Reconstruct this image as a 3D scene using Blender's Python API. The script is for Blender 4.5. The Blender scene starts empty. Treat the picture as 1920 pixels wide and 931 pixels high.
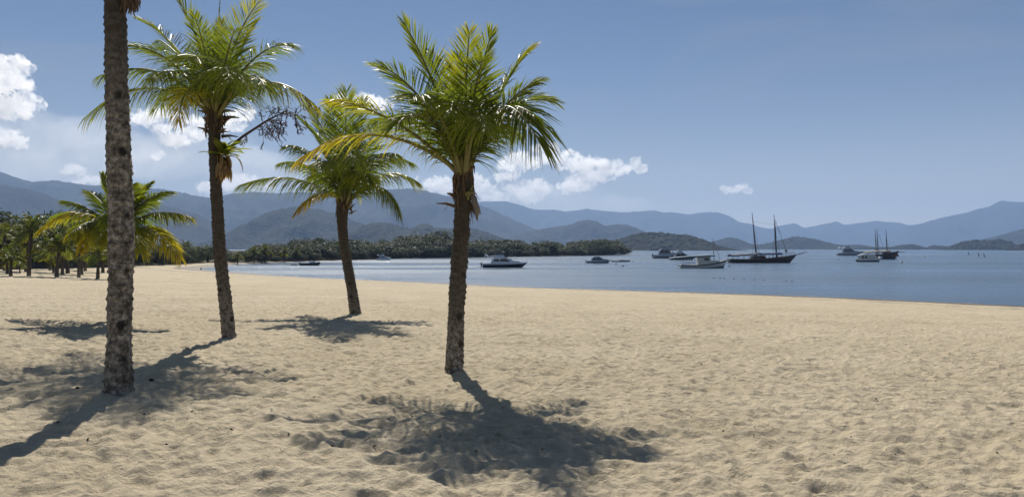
import bpy, bmesh, math, random
import numpy as np
from mathutils import Vector, Matrix

# ------------------------------------------------------------------ camera, sky, sun, exposure
SC = bpy.context.scene
COL = SC.collection
F = 26.0 / 36.0 * 1920.0            # focal length in photo pixels
CAMZ = 3.87                         # eye above the water
CX, CY = 960.0, 465.5

cam = bpy.data.cameras.new("camera")
cam.lens = 26.0
cam.sensor_width = 36.0
cam.clip_start = 0.1
cam.clip_end = 60000.0
cam_o = bpy.data.objects.new("camera", cam)
COL.objects.link(cam_o)
cam_o.location = (0, 0, CAMZ)
cam_o.rotation_euler = (math.radians(90), 0, 0)
SC.camera = cam_o

SUN_EL = math.radians(44.5)
SUN_AZ = math.radians(-11.0)                     # from +Y towards +X
SUN_DIR = Vector((math.sin(SUN_AZ) * math.cos(SUN_EL), math.cos(SUN_AZ) * math.cos(SUN_EL), math.sin(SUN_EL)))

world = bpy.data.worlds.new("World")
SC.world = world
world.use_nodes = True
wn, wl = world.node_tree.nodes, world.node_tree.links
wn.clear()
w_out = wn.new("ShaderNodeOutputWorld")
w_bg = wn.new("ShaderNodeBackground")
w_sky = wn.new("ShaderNodeTexSky")
w_sky.sky_type = 'NISHITA'
w_sky.sun_disc = False
w_sky.sun_elevation = SUN_EL
w_sky.sun_rotation = SUN_AZ
w_sky.altitude = 0.0
w_sky.air_density = 0.9
w_sky.dust_density = 0.1
w_sky.ozone_density = 6.0
w_bg.inputs["Strength"].default_value = 0.050
# thin high cloud veil, the same all round the sky
w_tc = wn.new("ShaderNodeTexCoord")
w_map = wn.new("ShaderNodeMapping")
w_map.inputs["Scale"].default_value = (1.0, 1.0, 4.5)
w_noi = wn.new("ShaderNodeTexNoise")
w_noi.inputs["Scale"].default_value = 2.6
w_noi.inputs["Detail"].default_value = 7.0
w_noi.inputs["Roughness"].default_value = 0.55
w_noi.inputs["Distortion"].default_value = 0.5
w_rmp = wn.new("ShaderNodeMapRange")
w_rmp.inputs["From Min"].default_value = 0.50
w_rmp.inputs["From Max"].default_value = 0.85
w_rmp.inputs["To Max"].default_value = 0.36
w_mix = wn.new("ShaderNodeMix")
w_mix.data_type = 'RGBA'
w_mix.inputs["B"].default_value = (6.0, 6.2, 6.6, 1)
wl.new(w_tc.outputs["Generated"], w_map.inputs["Vector"])
wl.new(w_map.outputs["Vector"], w_noi.inputs["Vector"])
wl.new(w_noi.outputs["Fac"], w_rmp.inputs["Value"])
wl.new(w_rmp.outputs["Result"], w_mix.inputs["Factor"])
wl.new(w_sky.outputs["Color"], w_mix.inputs["A"])
# whitish aerosol layer thinning with height, the same in every direction
w_sep = wn.new("ShaderNodeSeparateXYZ")
w_e = wn.new("ShaderNodeMath"); w_e.operation = 'MULTIPLY'; w_e.inputs[1].default_value = -13.5
w_x = wn.new("ShaderNodeMath"); w_x.operation = 'EXPONENT'
w_k = wn.new("ShaderNodeMath"); w_k.operation = 'MULTIPLY'; w_k.inputs[1].default_value = 0.9; w_k.use_clamp = True
w_mh = wn.new("ShaderNodeMix"); w_mh.data_type = 'RGBA'
w_mh.inputs["B"].default_value = (20.0, 17.6, 14.2, 1)
wl.new(w_tc.outputs["Generated"], w_sep.inputs["Vector"]); wl.new(w_sep.outputs["Z"], w_e.inputs[0])
wl.new(w_e.outputs[0], w_x.inputs[0]); wl.new(w_x.outputs[0], w_k.inputs[0]); wl.new(w_k.outputs[0], w_mh.inputs["Factor"])
wl.new(w_mix.outputs["Result"], w_mh.inputs["A"])
wl.new(w_mh.outputs["Result"], w_bg.inputs["Color"])
wl.new(w_bg.outputs["Background"], w_out.inputs["Surface"])

sun = bpy.data.lights.new("sun", 'SUN')
sun.energy = 4.95
sun.angle = math.radians(0.5)
sun.color = (1.0, 0.94, 0.84)
sun_o = bpy.data.objects.new("sun", sun)
COL.objects.link(sun_o)
sun_o.rotation_euler = (-SUN_DIR).to_track_quat('-Z', 'Y').to_euler()

SC.view_settings.view_transform = 'Standard'
SC.view_settings.look = 'None'
SC.view_settings.gamma = 1.0
SC.view_settings.exposure = 0.1
SC.render.engine = 'CYCLES'
SC.cycles.max_bounces = 20
SC.cycles.diffuse_bounces = 3
SC.cycles.glossy_bounces = 2
SC.cycles.transmission_bounces = 4
SC.cycles.volume_bounces = 14
SC.cycles.transparent_max_bounces = 8
SC.cycles.sample_clamp_indirect = 4.0

# ------------------------------------------------------------------ noise
rng = np.random.default_rng(7)
random.seed(7)
PERM = rng.permutation(256)
PERM = np.concatenate([PERM, PERM, PERM])
G2 = np.stack([np.cos(np.linspace(0, 2 * np.pi, 256, endpoint=False)), np.sin(np.linspace(0, 2 * np.pi, 256, endpoint=False))], 1)
V3 = rng.uniform(-1, 1, 768)


def perlin2(x, y):
    xi = np.floor(x).astype(np.int64); yi = np.floor(y).astype(np.int64)
    xf = x - xi; yf = y - yi
    u = xf * xf * xf * (xf * (xf * 6 - 15) + 10); v = yf * yf * yf * (yf * (yf * 6 - 15) + 10)

    def g(ix, iy, fx, fy):
        h = PERM[(PERM[ix & 255] + iy) & 255]
        return G2[h, 0] * fx + G2[h, 1] * fy
    a = g(xi, yi, xf, yf); b = g(xi + 1, yi, xf - 1, yf)
    c = g(xi, yi + 1, xf, yf - 1); d = g(xi + 1, yi + 1, xf - 1, yf - 1)
    return (a + (b - a) * u) * (1 - v) + (c + (d - c) * u) * v


def fbm2(x, y, octs=4, gain=0.5):
    s = 0.0; a = 1.0
    for k in range(octs):
        s = s + a * perlin2(x * 2 ** k + 17.3 * k, y * 2 ** k - 9.1 * k); a *= gain
    return s


def val3(p):
    i = np.floor(p).astype(np.int64); f = p - i
    w = f * f * (3 - 2 * f)
    r = 0.0
    for dx in (0, 1):
        for dy in (0, 1):
            for dz in (0, 1):
                h = PERM[(PERM[(PERM[(i[:, 0] + dx) & 255] + i[:, 1] + dy) & 255] + i[:, 2] + dz) & 255]
                ww = (w[:, 0] if dx else 1 - w[:, 0]) * (w[:, 1] if dy else 1 - w[:, 1]) * (w[:, 2] if dz else 1 - w[:, 2])
                r = r + ww * V3[h]
    return r


def fbm3(p, octs=4, gain=0.5):
    s = 0.0; a = 1.0
    for k in range(octs):
        s = s + a * val3(p * 2 ** k + 11.7 * k); a *= gain
    return s


# ------------------------------------------------------------------ mesh helpers
def new_obj(name, me, parent=None):
    o = bpy.data.objects.new(name, me)
    COL.objects.link(o)
    if parent is not None:
        o.parent = parent
    return o


def mesh_np(name, verts, faces, mat=None, smooth=False, tint=None):
    """faces: list of tuples, or an (n,k) array"""
    me = bpy.data.meshes.new(name)
    verts = np.asarray(verts, dtype=np.float32)
    if isinstance(faces, np.ndarray):
        n, k = faces.shape
        me.vertices.add(len(verts)); me.vertices.foreach_set("co", verts.ravel())
        me.loops.add(n * k); me.loops.foreach_set("vertex_index", faces.astype(np.int32).ravel())
        me.polygons.add(n)
        me.polygons.foreach_set("loop_start", np.arange(0, n * k, k, dtype=np.int32))
        me.polygons.foreach_set("loop_total", np.full(n, k, dtype=np.int32))
        me.update(calc_edges=True)
    else:
        me.from_pydata([tuple(map(float, v)) for v in verts], [], faces)
        me.update()
    if smooth:
        me.polygons.foreach_set("use_smooth", np.ones(len(me.polygons), dtype=bool))
    if tint is not None:
        at = me.attributes.new("tint", 'FLOAT_COLOR', 'POINT')
        t = np.asarray(tint, dtype=np.float32)
        at.data.foreach_set("color", t.ravel())
    if mat:
        me.materials.append(mat)
    return me


class MB:
    """collects shapes into one mesh"""

    def __init__(self):
        self.v = []; self.f = []

    def add(self, vs, fs):
        b = len(self.v)
        self.v += [tuple(map(float, p)) for p in vs]
        self.f += [tuple(b + i for i in q) for q in fs]
        return self

    def box(self, x0, x1, y0, y1, z0, z1):
        return self.add([(x0, y0, z0), (x1, y0, z0), (x1, y1, z0), (x0, y1, z0), (x0, y0, z1), (x1, y0, z1), (x1, y1, z1), (x0, y1, z1)],
                        [(0, 3, 2, 1), (4, 5, 6, 7), (0, 1, 5, 4), (1, 2, 6, 5), (2, 3, 7, 6), (3, 0, 4, 7)])

    def tube(self, pts, rad, n=6, cap=True):
        pts = [Vector(p) for p in pts]
        if not hasattr(rad, '__len__'):
            rad = [rad] * len(pts)
        vs = []; fs = []
        up = Vector((0.13, 0.2, 1)).normalized()
        for i, p in enumerate(pts):
            t = (pts[min(i + 1, len(pts) - 1)] - pts[max(i - 1, 0)]).normalized()
            u = up if abs(t.dot(up)) < 0.95 else Vector((1, 0.1, 0))
            a = t.cross(u).normalized(); b = t.cross(a).normalized()
            for k in range(n):
                c = 2 * math.pi * k / n
                vs.append(p + (a * math.cos(c) + b * math.sin(c)) * rad[i])
        for i in range(len(pts) - 1):
            for k in range(n):
                k2 = (k + 1) % n
                fs.append((i * n + k, i * n + k2, (i + 1) * n + k2, (i + 1) * n + k))
        if cap:
            fs.append(tuple(range(n))[::-1]); fs.append(tuple((len(pts) - 1) * n + k for k in range(n)))
        return self.add(vs, fs)

    def prism(self, prof, hw0, hw1=None, y=0.0):
        """side profile [(x,z)...] extruded across y; half width shrinks from hw0 at the lowest point to hw1 at the highest"""
        hw1 = hw0 if hw1 is None else hw1
        zs = [p[1] for p in prof]; a, b = min(zs), max(zs)
        hw = [hw0 + (hw1 - hw0) * ((p[1] - a) / max(1e-6, b - a)) for p in prof]
        n = len(prof)
        vs = [(p[0], y - h, p[1]) for p, h in zip(prof, hw)] + [(p[0], y + h, p[1]) for p, h in zip(prof, hw)]
        fs = [tuple(range(n)), tuple(range(2 * n - 1, n - 1, -1))]
        for i in range(n):
            j = (i + 1) % n
            fs.append((i, i + n, j + n, j))
        return self.add(vs, fs)

    def build(self, name, mat, parent=None, smooth=False):
        me = mesh_np(name, np.array(self.v), self.f, mat, smooth)
        bm = bmesh.new(); bm.from_mesh(me); bmesh.ops.recalc_face_normals(bm, faces=bm.faces); bm.to_mesh(me); bm.free()
        return new_obj(name, me, parent)


def tag(o, label=None, cat=None, group=None, kind=None):
    if label: o["label"] = label
    if cat: o["category"] = cat
    if group: o["group"] = group
    if kind: o["kind"] = kind
    return o


def empty(name, loc, rz=0.0, scale=1.0):
    o = bpy.data.objects.new(name, None)
    o.empty_display_size = 0.2
    COL.objects.link(o)
    o.location = loc; o.rotation_euler = (0, 0, rz); o.scale = (scale,) * 3
    return o


def copy_tree(o, parent=None):
    c = o.copy(); COL.objects.link(c); c.parent = parent
    for ch in list(o.children):
        copy_tree(ch, c)
    return c


# ------------------------------------------------------------------ materials
def mat_new(name):
    m = bpy.data.materials.new(name); m.use_nodes = True
    nt = m.node_tree
    return m, nt.nodes, nt.links, nt.nodes["Principled BSDF"]


def paint(name, col, rough=0.5, metal=0.0, var=0.12, scale=3.0):
    """flat paint with slight uneven wear"""
    m, n, l, p = mat_new(name)
    tc = n.new("ShaderNodeTexCoord"); ns = n.new("ShaderNodeTexNoise")
    ns.inputs["Scale"].default_value = scale; ns.inputs["Detail"].default_value = 5
    mx = n.new("ShaderNodeMix"); mx.data_type = 'RGBA'
    mx.inputs["A"].default_value = (*[c * (1 - var) for c in col], 1)
    mx.inputs["B"].default_value = (*[min(1, c * (1 + var)) for c in col], 1)
    l.new(tc.outputs["Object"], ns.inputs["Vector"]); l.new(ns.outputs["Fac"], mx.inputs["Factor"])
    l.new(mx.outputs["Result"], p.inputs["Base Color"])
    p.inputs["Roughness"].default_value = rough; p.inputs["Metallic"].default_value = metal
    return m


def ramp(n, stops):
    r = n.new("ShaderNodeValToRGB")
    e = r.color_ramp.elements
    while len(e) < len(stops):
        e.new(0.5)
    for k, (pos, c) in enumerate(stops):
        e[k].position = pos; e[k].color = (*c, 1)
    return r


def leaf_material(name, stops, trans=0.5, rough=0.38, obj_var=0.0, spec=0.6):
    """leaf blade: tint attribute red = age (green to yellow to brown), translucent against the sun"""
    m, n, l, p = mat_new(name)
    out = n["Material Output"]
    at = n.new("ShaderNodeAttribute"); at.attribute_name = "tint"
    sep = n.new("ShaderNodeSeparateColor")
    l.new(at.outputs["Color"], sep.inputs["Color"])
    rp = ramp(n, stops)
    l.new(sep.outputs["Red"], rp.inputs["Fac"])
    col = rp.outputs["Color"]
    if obj_var:
        oi = n.new("ShaderNodeObjectInfo"); hs = n.new("ShaderNodeHueSaturation")
        mr = n.new("ShaderNodeMapRange"); mr.inputs["To Min"].default_value = 1 - obj_var; mr.inputs["To Max"].default_value = 1 + obj_var
        mh = n.new("ShaderNodeMapRange"); mh.inputs["To Min"].default_value = 0.475; mh.inputs["To Max"].default_value = 0.515
        l.new(oi.outputs["Random"], mr.inputs["Value"]); l.new(mr.outputs["Result"], hs.inputs["Value"])
        l.new(oi.outputs["Random"], mh.inputs["Value"]); l.new(mh.outputs["Result"], hs.inputs["Hue"])
        l.new(col, hs.inputs["Color"]); col = hs.outputs["Color"]
    l.new(col, p.inputs["Base Color"])
    p.inputs["Roughness"].default_value = rough
    p.inputs["Specular IOR Level"].default_value = spec
    tr = n.new("ShaderNodeBsdfTranslucent")
    bc = n.new("ShaderNodeMix"); bc.data_type = 'RGBA'; bc.blend_type = 'MULTIPLY'; bc.inputs["Factor"].default_value = 1.0
    bc.inputs["B"].default_value = (3.1, 3.0, 1.0, 1)
    l.new(col, bc.inputs["A"]); l.new(bc.outputs["Result"], tr.inputs["Color"])
    mx = n.new("ShaderNodeMixShader"); mx.inputs["Fac"].default_value = trans
    l.new(p.outputs["BSDF"], mx.inputs[1]); l.new(tr.outputs["BSDF"], mx.inputs[2])
    l.new(mx.outputs["Shader"], out.inputs["Surface"])
    return m


PALM_STOPS = [(0.0, (0.032, 0.058, 0.014)), (0.45, (0.085, 0.105, 0.018)), (0.75, (0.235, 0.205, 0.03)), (1.0, (0.20, 0.14, 0.05))]
M_PALM = leaf_material("coconut_leaf", PALM_STOPS, 0.56, 0.40, 0.0, 0.42)
M_LEAF = leaf_material("broad_leaf", [(0, (0.032, 0.046, 0.034)), (0.6, (0.046, 0.062, 0.042)), (1, (0.078, 0.088, 0.060))], 0.15, 0.65, 0.3, 0.3)  # colour shifted to blue-grey, standing in for distance haze on the trees
M_PALMF = leaf_material("dim_coconut_leaf", [(0.0, (0.036, 0.056, 0.018)), (0.45, (0.075, 0.090, 0.022)), (0.75, (0.17, 0.15, 0.035)), (1.0, (0.15, 0.11, 0.05))], 0.46, 0.45, 0.25, 0.35)  # coconut leaf with dimness put into its colour, for grove and far-shore palms
M_BROM = leaf_material("bromeliad_leaf", [(0, (0.09, 0.13, 0.02)), (0.6, (0.16, 0.17, 0.03)), (1, (0.22, 0.12, 0.04))], 0.45, 0.3)
M_DEAD = leaf_material("dead_leaf", [(0, (0.16, 0.11, 0.07)), (1, (0.26, 0.18, 0.10))], 0.3, 0.7)


def trunk_material():
    m, n, l, p = mat_new("palm_bark")
    tc = n.new("ShaderNodeTexCoord")
    mp = n.new("ShaderNodeMapping"); mp.inputs["Scale"].default_value = (1, 1, 0.9)
    l.new(tc.outputs["Object"], mp.inputs["Vector"])
    n1 = n.new("ShaderNodeTexNoise"); n1.inputs["Scale"].default_value = 9.5; n1.inputs["Detail"].default_value = 8; n1.inputs["Roughness"].default_value = 0.72
    n2 = n.new("ShaderNodeTexNoise"); n2.inputs["Scale"].default_value = 24; n2.inputs["Detail"].default_value = 5; n2.inputs["Roughness"].default_value = 0.7
    n3 = n.new("ShaderNodeTexVoronoi"); n3.inputs["Scale"].default_value = 3.2; n3.inputs["Randomness"].default_value = 1.0
    for q in (n1, n2, n3):
        l.new(mp.outputs["Vector"], q.inputs["Vector"])
    r1 = ramp(n, [(0.36, (0.065, 0.054, 0.044)), (0.48, (0.21, 0.188, 0.158)), (0.60, (0.42, 0.39, 0.34))])
    r2 = ramp(n, [(0.36, (0.28, 0.26, 0.24)), (0.62, (1.15, 1.12, 1.08))])
    l.new(n1.outputs["Fac"], r1.inputs["Fac"]); l.new(n2.outputs["Fac"], r2.inputs["Fac"])
    mx = n.new("ShaderNodeMix"); mx.data_type = 'RGBA'; mx.blend_type = 'MULTIPLY'; mx.inputs["Factor"].default_value = 1
    l.new(r1.outputs["Color"], mx.inputs["A"]); l.new(r2.outputs["Color"], mx.inputs["B"])
    # dark knots where leaf stalks broke off
    r3 = ramp(n, [(0.13, (0.12, 0.12, 0.12)), (0.22, (1, 1, 1))])
    l.new(n3.outputs["Distance"], r3.inputs["Fac"])
    mk = n.new("ShaderNodeMix"); mk.data_type = 'RGBA'; mk.blend_type = 'MULTIPLY'; mk.inputs["Factor"].default_value = 1
    l.new(mx.outputs["Result"], mk.inputs["A"]); l.new(r3.outputs["Color"], mk.inputs["B"])
    # tint attribute: green = how far the bark goes to dark brown, more towards the top
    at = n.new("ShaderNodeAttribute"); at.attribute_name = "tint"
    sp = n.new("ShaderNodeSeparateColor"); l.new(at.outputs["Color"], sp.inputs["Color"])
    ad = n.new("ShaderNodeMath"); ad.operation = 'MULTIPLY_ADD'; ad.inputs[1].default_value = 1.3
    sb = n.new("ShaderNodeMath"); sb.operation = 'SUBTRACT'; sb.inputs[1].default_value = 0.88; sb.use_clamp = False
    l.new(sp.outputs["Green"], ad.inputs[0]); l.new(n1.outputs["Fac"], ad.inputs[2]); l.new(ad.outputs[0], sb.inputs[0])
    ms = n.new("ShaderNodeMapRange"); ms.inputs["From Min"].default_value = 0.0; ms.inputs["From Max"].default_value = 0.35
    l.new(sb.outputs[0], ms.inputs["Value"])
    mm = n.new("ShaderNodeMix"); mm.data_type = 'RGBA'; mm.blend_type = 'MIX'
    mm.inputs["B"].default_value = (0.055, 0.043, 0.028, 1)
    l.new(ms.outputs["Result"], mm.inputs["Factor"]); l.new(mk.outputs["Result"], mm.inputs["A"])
    rg = n.new("ShaderNodeMix"); rg.data_type = 'RGBA'; rg.inputs["B"].default_value = (0.035, 0.028, 0.022, 1)
    rf = n.new("ShaderNodeMath"); rf.operation = 'MULTIPLY'; rf.inputs[1].default_value = 0.65
    l.new(sp.outputs["Blue"], rf.inputs[0]); l.new(rf.outputs[0], rg.inputs["Factor"]); l.new(mm.outputs["Result"], rg.inputs["A"])
    l.new(rg.outputs["Result"], p.inputs["Base Color"])
    p.inputs["Roughness"].default_value = 0.9
    bp = n.new("ShaderNodeBump"); bp.inputs["Strength"].default_value = 0.55; bp.inputs["Distance"].default_value = 0.025
    l.new(n2.outputs["Fac"], bp.inputs["Height"]); l.new(bp.outputs["Normal"], p.inputs["Normal"])
    return m


M_BARK = trunk_material()
M_STALK = paint("leaf_stalk", (0.16, 0.15, 0.05), 0.45, 0, 0.3, 6)
M_FIBRE = paint("brown_fibre", (0.13, 0.085, 0.05), 0.95, 0, 0.5, 12)
M_SPATHE = paint("dry_spathe", (0.16, 0.14, 0.12), 0.5, 0, 0.3, 9)
M_STEM = paint("dark_flower_stem", (0.075, 0.045, 0.045), 0.8, 0, 0.3, 20)
M_WOOD = paint("tree_bark", (0.10, 0.08, 0.06), 0.9, 0, 0.35, 4)


def sand_material():
    m, n, l, p = mat_new("beach_sand")
    tc = n.new("ShaderNodeTexCoord")
    at = n.new("ShaderNodeAttribute"); at.attribute_name = "tint"      # red: wet, green: soil and leaf litter under trees
    sp = n.new("ShaderNodeSeparateColor"); l.new(at.outputs["Color"], sp.inputs["Color"])
    n1 = n.new("ShaderNodeTexNoise"); n1.inputs["Scale"].default_value = 0.35; n1.inputs["Detail"].default_value = 6
    n2 = n.new("ShaderNodeTexNoise"); n2.inputs["Scale"].default_value = 9; n2.inputs["Detail"].default_value = 6; n2.inputs["Roughness"].default_value = 0.7
    n3 = n.new("ShaderNodeTexNoise"); n3.inputs["Scale"].default_value = 240; n3.inputs["Detail"].default_value = 3
    for q in (n1, n2, n3):
        l.new(tc.outputs["Object"], q.inputs["Vector"])
    r1 = ramp(n, [(0.3, (0.56, 0.472, 0.328)), (0.7, (0.65, 0.557, 0.400))])
    l.new(n1.outputs["Fac"], r1.inputs["Fac"])
    r2 = ramp(n, [(0.3, (0.87, 0.86, 0.84)), (0.6, (1.06, 1.06, 1.06))])
    l.new(n2.outputs["Fac"], r2.inputs["Fac"])
    r3 = ramp(n, [(0.3, (0.8, 0.8, 0.8)), (0.7, (1.16, 1.16, 1.16))])
    l.new(n3.outputs["Fac"], r3.inputs["Fac"])
    a = n.new("ShaderNodeMix"); a.data_type = 'RGBA'; a.blend_type = 'MULTIPLY'; a.inputs["Factor"].default_value = 1
    l.new(r1.outputs["Color"], a.inputs["A"]); l.new(r2.outputs["Color"], a.inputs["B"])
    b = n.new("ShaderNodeMix"); b.data_type = 'RGBA'; b.blend_type = 'MULTIPLY'; b.inputs["Factor"].default_value = 1
    l.new(a.outputs["Result"], b.inputs["A"]); l.new(r3.outputs["Color"], b.inputs["B"])
    n4 = n.new("ShaderNodeTexNoise"); n4.inputs["Scale"].default_value = 0.55; n4.inputs["Detail"].default_value = 5; n4.inputs["Roughness"].default_value = 0.6
    n5 = n.new("ShaderNodeTexNoise"); n5.inputs["Scale"].default_value = 5.5; n5.inputs["Detail"].default_value = 7; n5.inputs["Roughness"].default_value = 0.75
    l.new(tc.outputs["Object"], n4.inputs["Vector"]); l.new(tc.outputs["Object"], n5.inputs["Vector"])
    r4 = ramp(n, [(0.50, (0, 0, 0)), (0.66, (1, 1, 1))]); r5 = ramp(n, [(0.52, (0, 0, 0)), (0.62, (1, 1, 1))])
    l.new(n4.outputs["Fac"], r4.inputs["Fac"]); l.new(n5.outputs["Fac"], r5.inputs["Fac"])
    mu = n.new("ShaderNodeMath"); mu.operation = 'MULTIPLY'; l.new(r4.outputs["Color"], mu.inputs[0]); l.new(r5.outputs["Color"], mu.inputs[1])
    mu2 = n.new("ShaderNodeMath"); mu2.operation = 'MULTIPLY'; mu2.inputs[1].default_value = 0.62; l.new(mu.outputs[0], mu2.inputs[0])
    od = n.new("ShaderNodeMix"); od.data_type = 'RGBA'; od.inputs["B"].default_value = (0.19, 0.145, 0.08, 1)
    l.new(mu2.outputs[0], od.inputs["Factor"]); l.new(b.outputs["Result"], od.inputs["A"]); b = od
    w = n.new("ShaderNodeMix"); w.data_type = 'RGBA'; w.inputs["B"].default_value = (0.15, 0.125, 0.095, 1)
    l.new(sp.outputs["Red"], w.inputs["Factor"]); l.new(b.outputs["Result"], w.inputs["A"])
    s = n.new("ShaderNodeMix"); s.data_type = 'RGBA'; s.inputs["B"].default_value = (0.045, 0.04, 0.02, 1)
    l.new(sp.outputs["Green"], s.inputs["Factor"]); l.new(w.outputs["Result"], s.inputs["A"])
    l.new(s.outputs["Result"], p.inputs["Base Color"])
    ro = n.new("ShaderNodeMapRange"); ro.inputs["To Min"].default_value = 0.95; ro.inputs["To Max"].default_value = 0.6
    l.new(sp.outputs["Red"], ro.inputs["Value"]); l.new(ro.outputs["Result"], p.inputs["Roughness"])
    p.inputs["Specular IOR Level"].default_value = 0.2
    bp = n.new("ShaderNodeBump"); bp.inputs["Strength"].default_value = 0.9; bp.inputs["Distance"].default_value = 0.09
    l.new(n2.outputs["Fac"], bp.inputs["Height"])
    b2 = n.new("ShaderNodeBump"); b2.inputs["Strength"].default_value = 0.4; b2.inputs["Distance"].default_value = 0.004
    l.new(n3.outputs["Fac"], b2.inputs["Height"]); l.new(bp.outputs["Normal"], b2.inputs["Normal"])
    l.new(b2.outputs["Normal"], p.inputs["Normal"])
    return m


def water_material():
    m, n, l, p = mat_new("bay_water")
    tc = n.new("ShaderNodeTexCoord")
    # calm streaks against rippled water
    mpb = n.new("ShaderNodeMapping"); mpb.inputs["Scale"].default_value = (0.006, 0.03, 1)
    nb = n.new("ShaderNodeTexNoise"); nb.inputs["Scale"].default_value = 1.0; nb.inputs["Detail"].default_value = 4
    l.new(tc.outputs["Object"], mpb.inputs["Vector"]); l.new(mpb.outputs["Vector"], nb.inputs["Vector"])
    calm = n.new("ShaderNodeMapRange"); calm.inputs["From Min"].default_value = 0.38; calm.inputs["From Max"].default_value = 0.62
    calm.inputs["To Min"].default_value = 0.25; calm.inputs["To Max"].default_value = 1.0
    l.new(nb.outputs["Fac"], calm.inputs["Value"])
    mp = n.new("ShaderNodeMapping"); mp.inputs["Scale"].default_value = (0.75, 1.0, 1)
    l.new(tc.outputs["Object"], mp.inputs["Vector"])
    w1 = n.new("ShaderNodeTexNoise"); w1.inputs["Scale"].default_value = 1.1; w1.inputs["Detail"].default_value = 7; w1.inputs["Roughness"].default_value = 0.62
    w2 = n.new("ShaderNodeTexNoise"); w2.inputs["Scale"].default_value = 5.5; w2.inputs["Detail"].default_value = 4; w2.inputs["Roughness"].default_value = 0.6
    l.new(mp.outputs["Vector"], w1.inputs["Vector"]); l.new(mp.outputs["Vector"], w2.inputs["Vector"])
    b1 = n.new("ShaderNodeBump"); b1.inputs["Distance"].default_value = 0.20
    l.new(calm.outputs["Result"], b1.inputs["Strength"]); l.new(w1.outputs["Fac"], b1.inputs["Height"])
    b2 = n.new("ShaderNodeBump"); b2.inputs["Distance"].default_value = 0.04
    l.new(calm.outputs["Result"], b2.inputs["Strength"]); l.new(w2.outputs["Fac"], b2.inputs["Height"]); l.new(b1.outputs["Normal"], b2.inputs["Normal"])
    l.new(b2.outputs["Normal"], p.inputs["Normal"])
    p.inputs["Base Color"].default_value = (0.10, 0.16, 0.235, 1)
    rr = n.new("ShaderNodeMapRange"); rr.inputs["To Min"].default_value = 0.16; rr.inputs["To Max"].default_value = 0.48
    l.new(nb.outputs["Fac"], rr.inputs["Value"]); rr.inputs["From Min"].default_value = 0.35; rr.inputs["From Max"].default_value = 0.65
    l.new(rr.outputs["Result"], p.inputs["Roughness"])
    p.inputs["IOR"].default_value = 1.333
    # small steep wavelets that catch the sun
    w3 = n.new("ShaderNodeTexNoise"); w3.inputs["Scale"].default_value = 1.4; w3.inputs["Detail"].default_value = 5; w3.inputs["Roughness"].default_value = 0.7
    l.new(tc.outputs["Object"], w3.inputs["Vector"])
    b3 = n.new("ShaderNodeBump"); b3.inputs["Distance"].default_value = 0.8
    l.new(calm.outputs["Result"], b3.inputs["Strength"]); l.new(w3.outputs["Fac"], b3.inputs["Height"])
    g = n.new("ShaderNodeBsdfPrincipled"); g.inputs["Base Color"].default_value = (0.10, 0.16, 0.235, 1)
    g.inputs["Roughness"].default_value = 0.08; g.inputs["IOR"].default_value = 1.333
    l.new(b3.outputs["Normal"], g.inputs["Normal"])
    ms = n.new("ShaderNodeMixShader"); ms.inputs["Fac"].default_value = 0.24
    l.new(p.outputs["BSDF"], ms.inputs[1]); l.new(g.outputs["BSDF"], ms.inputs[2])
    l.new(ms.outputs["Shader"], n["Material Output"].inputs["Surface"])
    return m


def hill_material():
    m, n, l, p = mat_new("forest_hillside")
    tc = n.new("ShaderNodeTexCoord")
    n1 = n.new("ShaderNodeTexNoise"); n1.inputs["Scale"].default_value = 0.006; n1.inputs["Detail"].default_value = 10; n1.inputs["Roughness"].default_value = 0.65
    n2 = n.new("ShaderNodeTexVoronoi"); n2.inputs["Scale"].default_value = 0.09
    for q in (n1, n2):
        l.new(tc.outputs["Object"], q.inputs["Vector"])
    r = ramp(n, [(0.35, (0.010, 0.014, 0.011)), (0.55, (0.017, 0.023, 0.017)), (0.70, (0.036, 0.042, 0.028))])
    l.new(n1.outputs["Fac"], r.inputs["Fac"])
    l.new(r.outputs["Color"], p.inputs["Base Color"])
    p.inputs["Roughness"].default_value = 0.95
    p.inputs["Specular IOR Level"].default_value = 0.1
    bp = n.new("ShaderNodeBump"); bp.inputs["Strength"].default_value = 1.0; bp.inputs["Distance"].default_value = 6.0
    l.new(n2.outputs["Distance"], bp.inputs["Height"]); l.new(bp.outputs["Normal"], p.inputs["Normal"])
    return m


# ------------------------------------------------------------------ the beach
def water_pt(px, py):
    y = CAMZ * F / (py - CY)
    return Vector(((px - CX) / F * y, y, 0.0))


SHORE_PX = [(1920, 573), (1760, 565.5), (1600, 558.5), (1450, 552.5), (1300, 547.5), (1150, 543), (1000, 538.5), (870, 532), (760, 527), (671, 523.7), (595, 520),
            (504, 514.6), (440, 510), (400, 507), (378, 505)]
FAR_PX = [(376, 503.5), (404, 500), (440, 496.5), (480, 493.5), (560, 490.5), (673, 487.2), (731, 484.8), (790, 483.5), (895, 482.5), (1044, 480.2), (1120, 478.6), (1180, 477.2)]
POLY = [(420, -260), (170, -28), (84, 25)] + [tuple(water_pt(*p)[:2]) for p in SHORE_PX + FAR_PX] + [(84, 482), (50, 530), (-200, 640), (-760, 640), (-760, -520), (420, -520)]
POLY = np.array(POLY)


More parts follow.
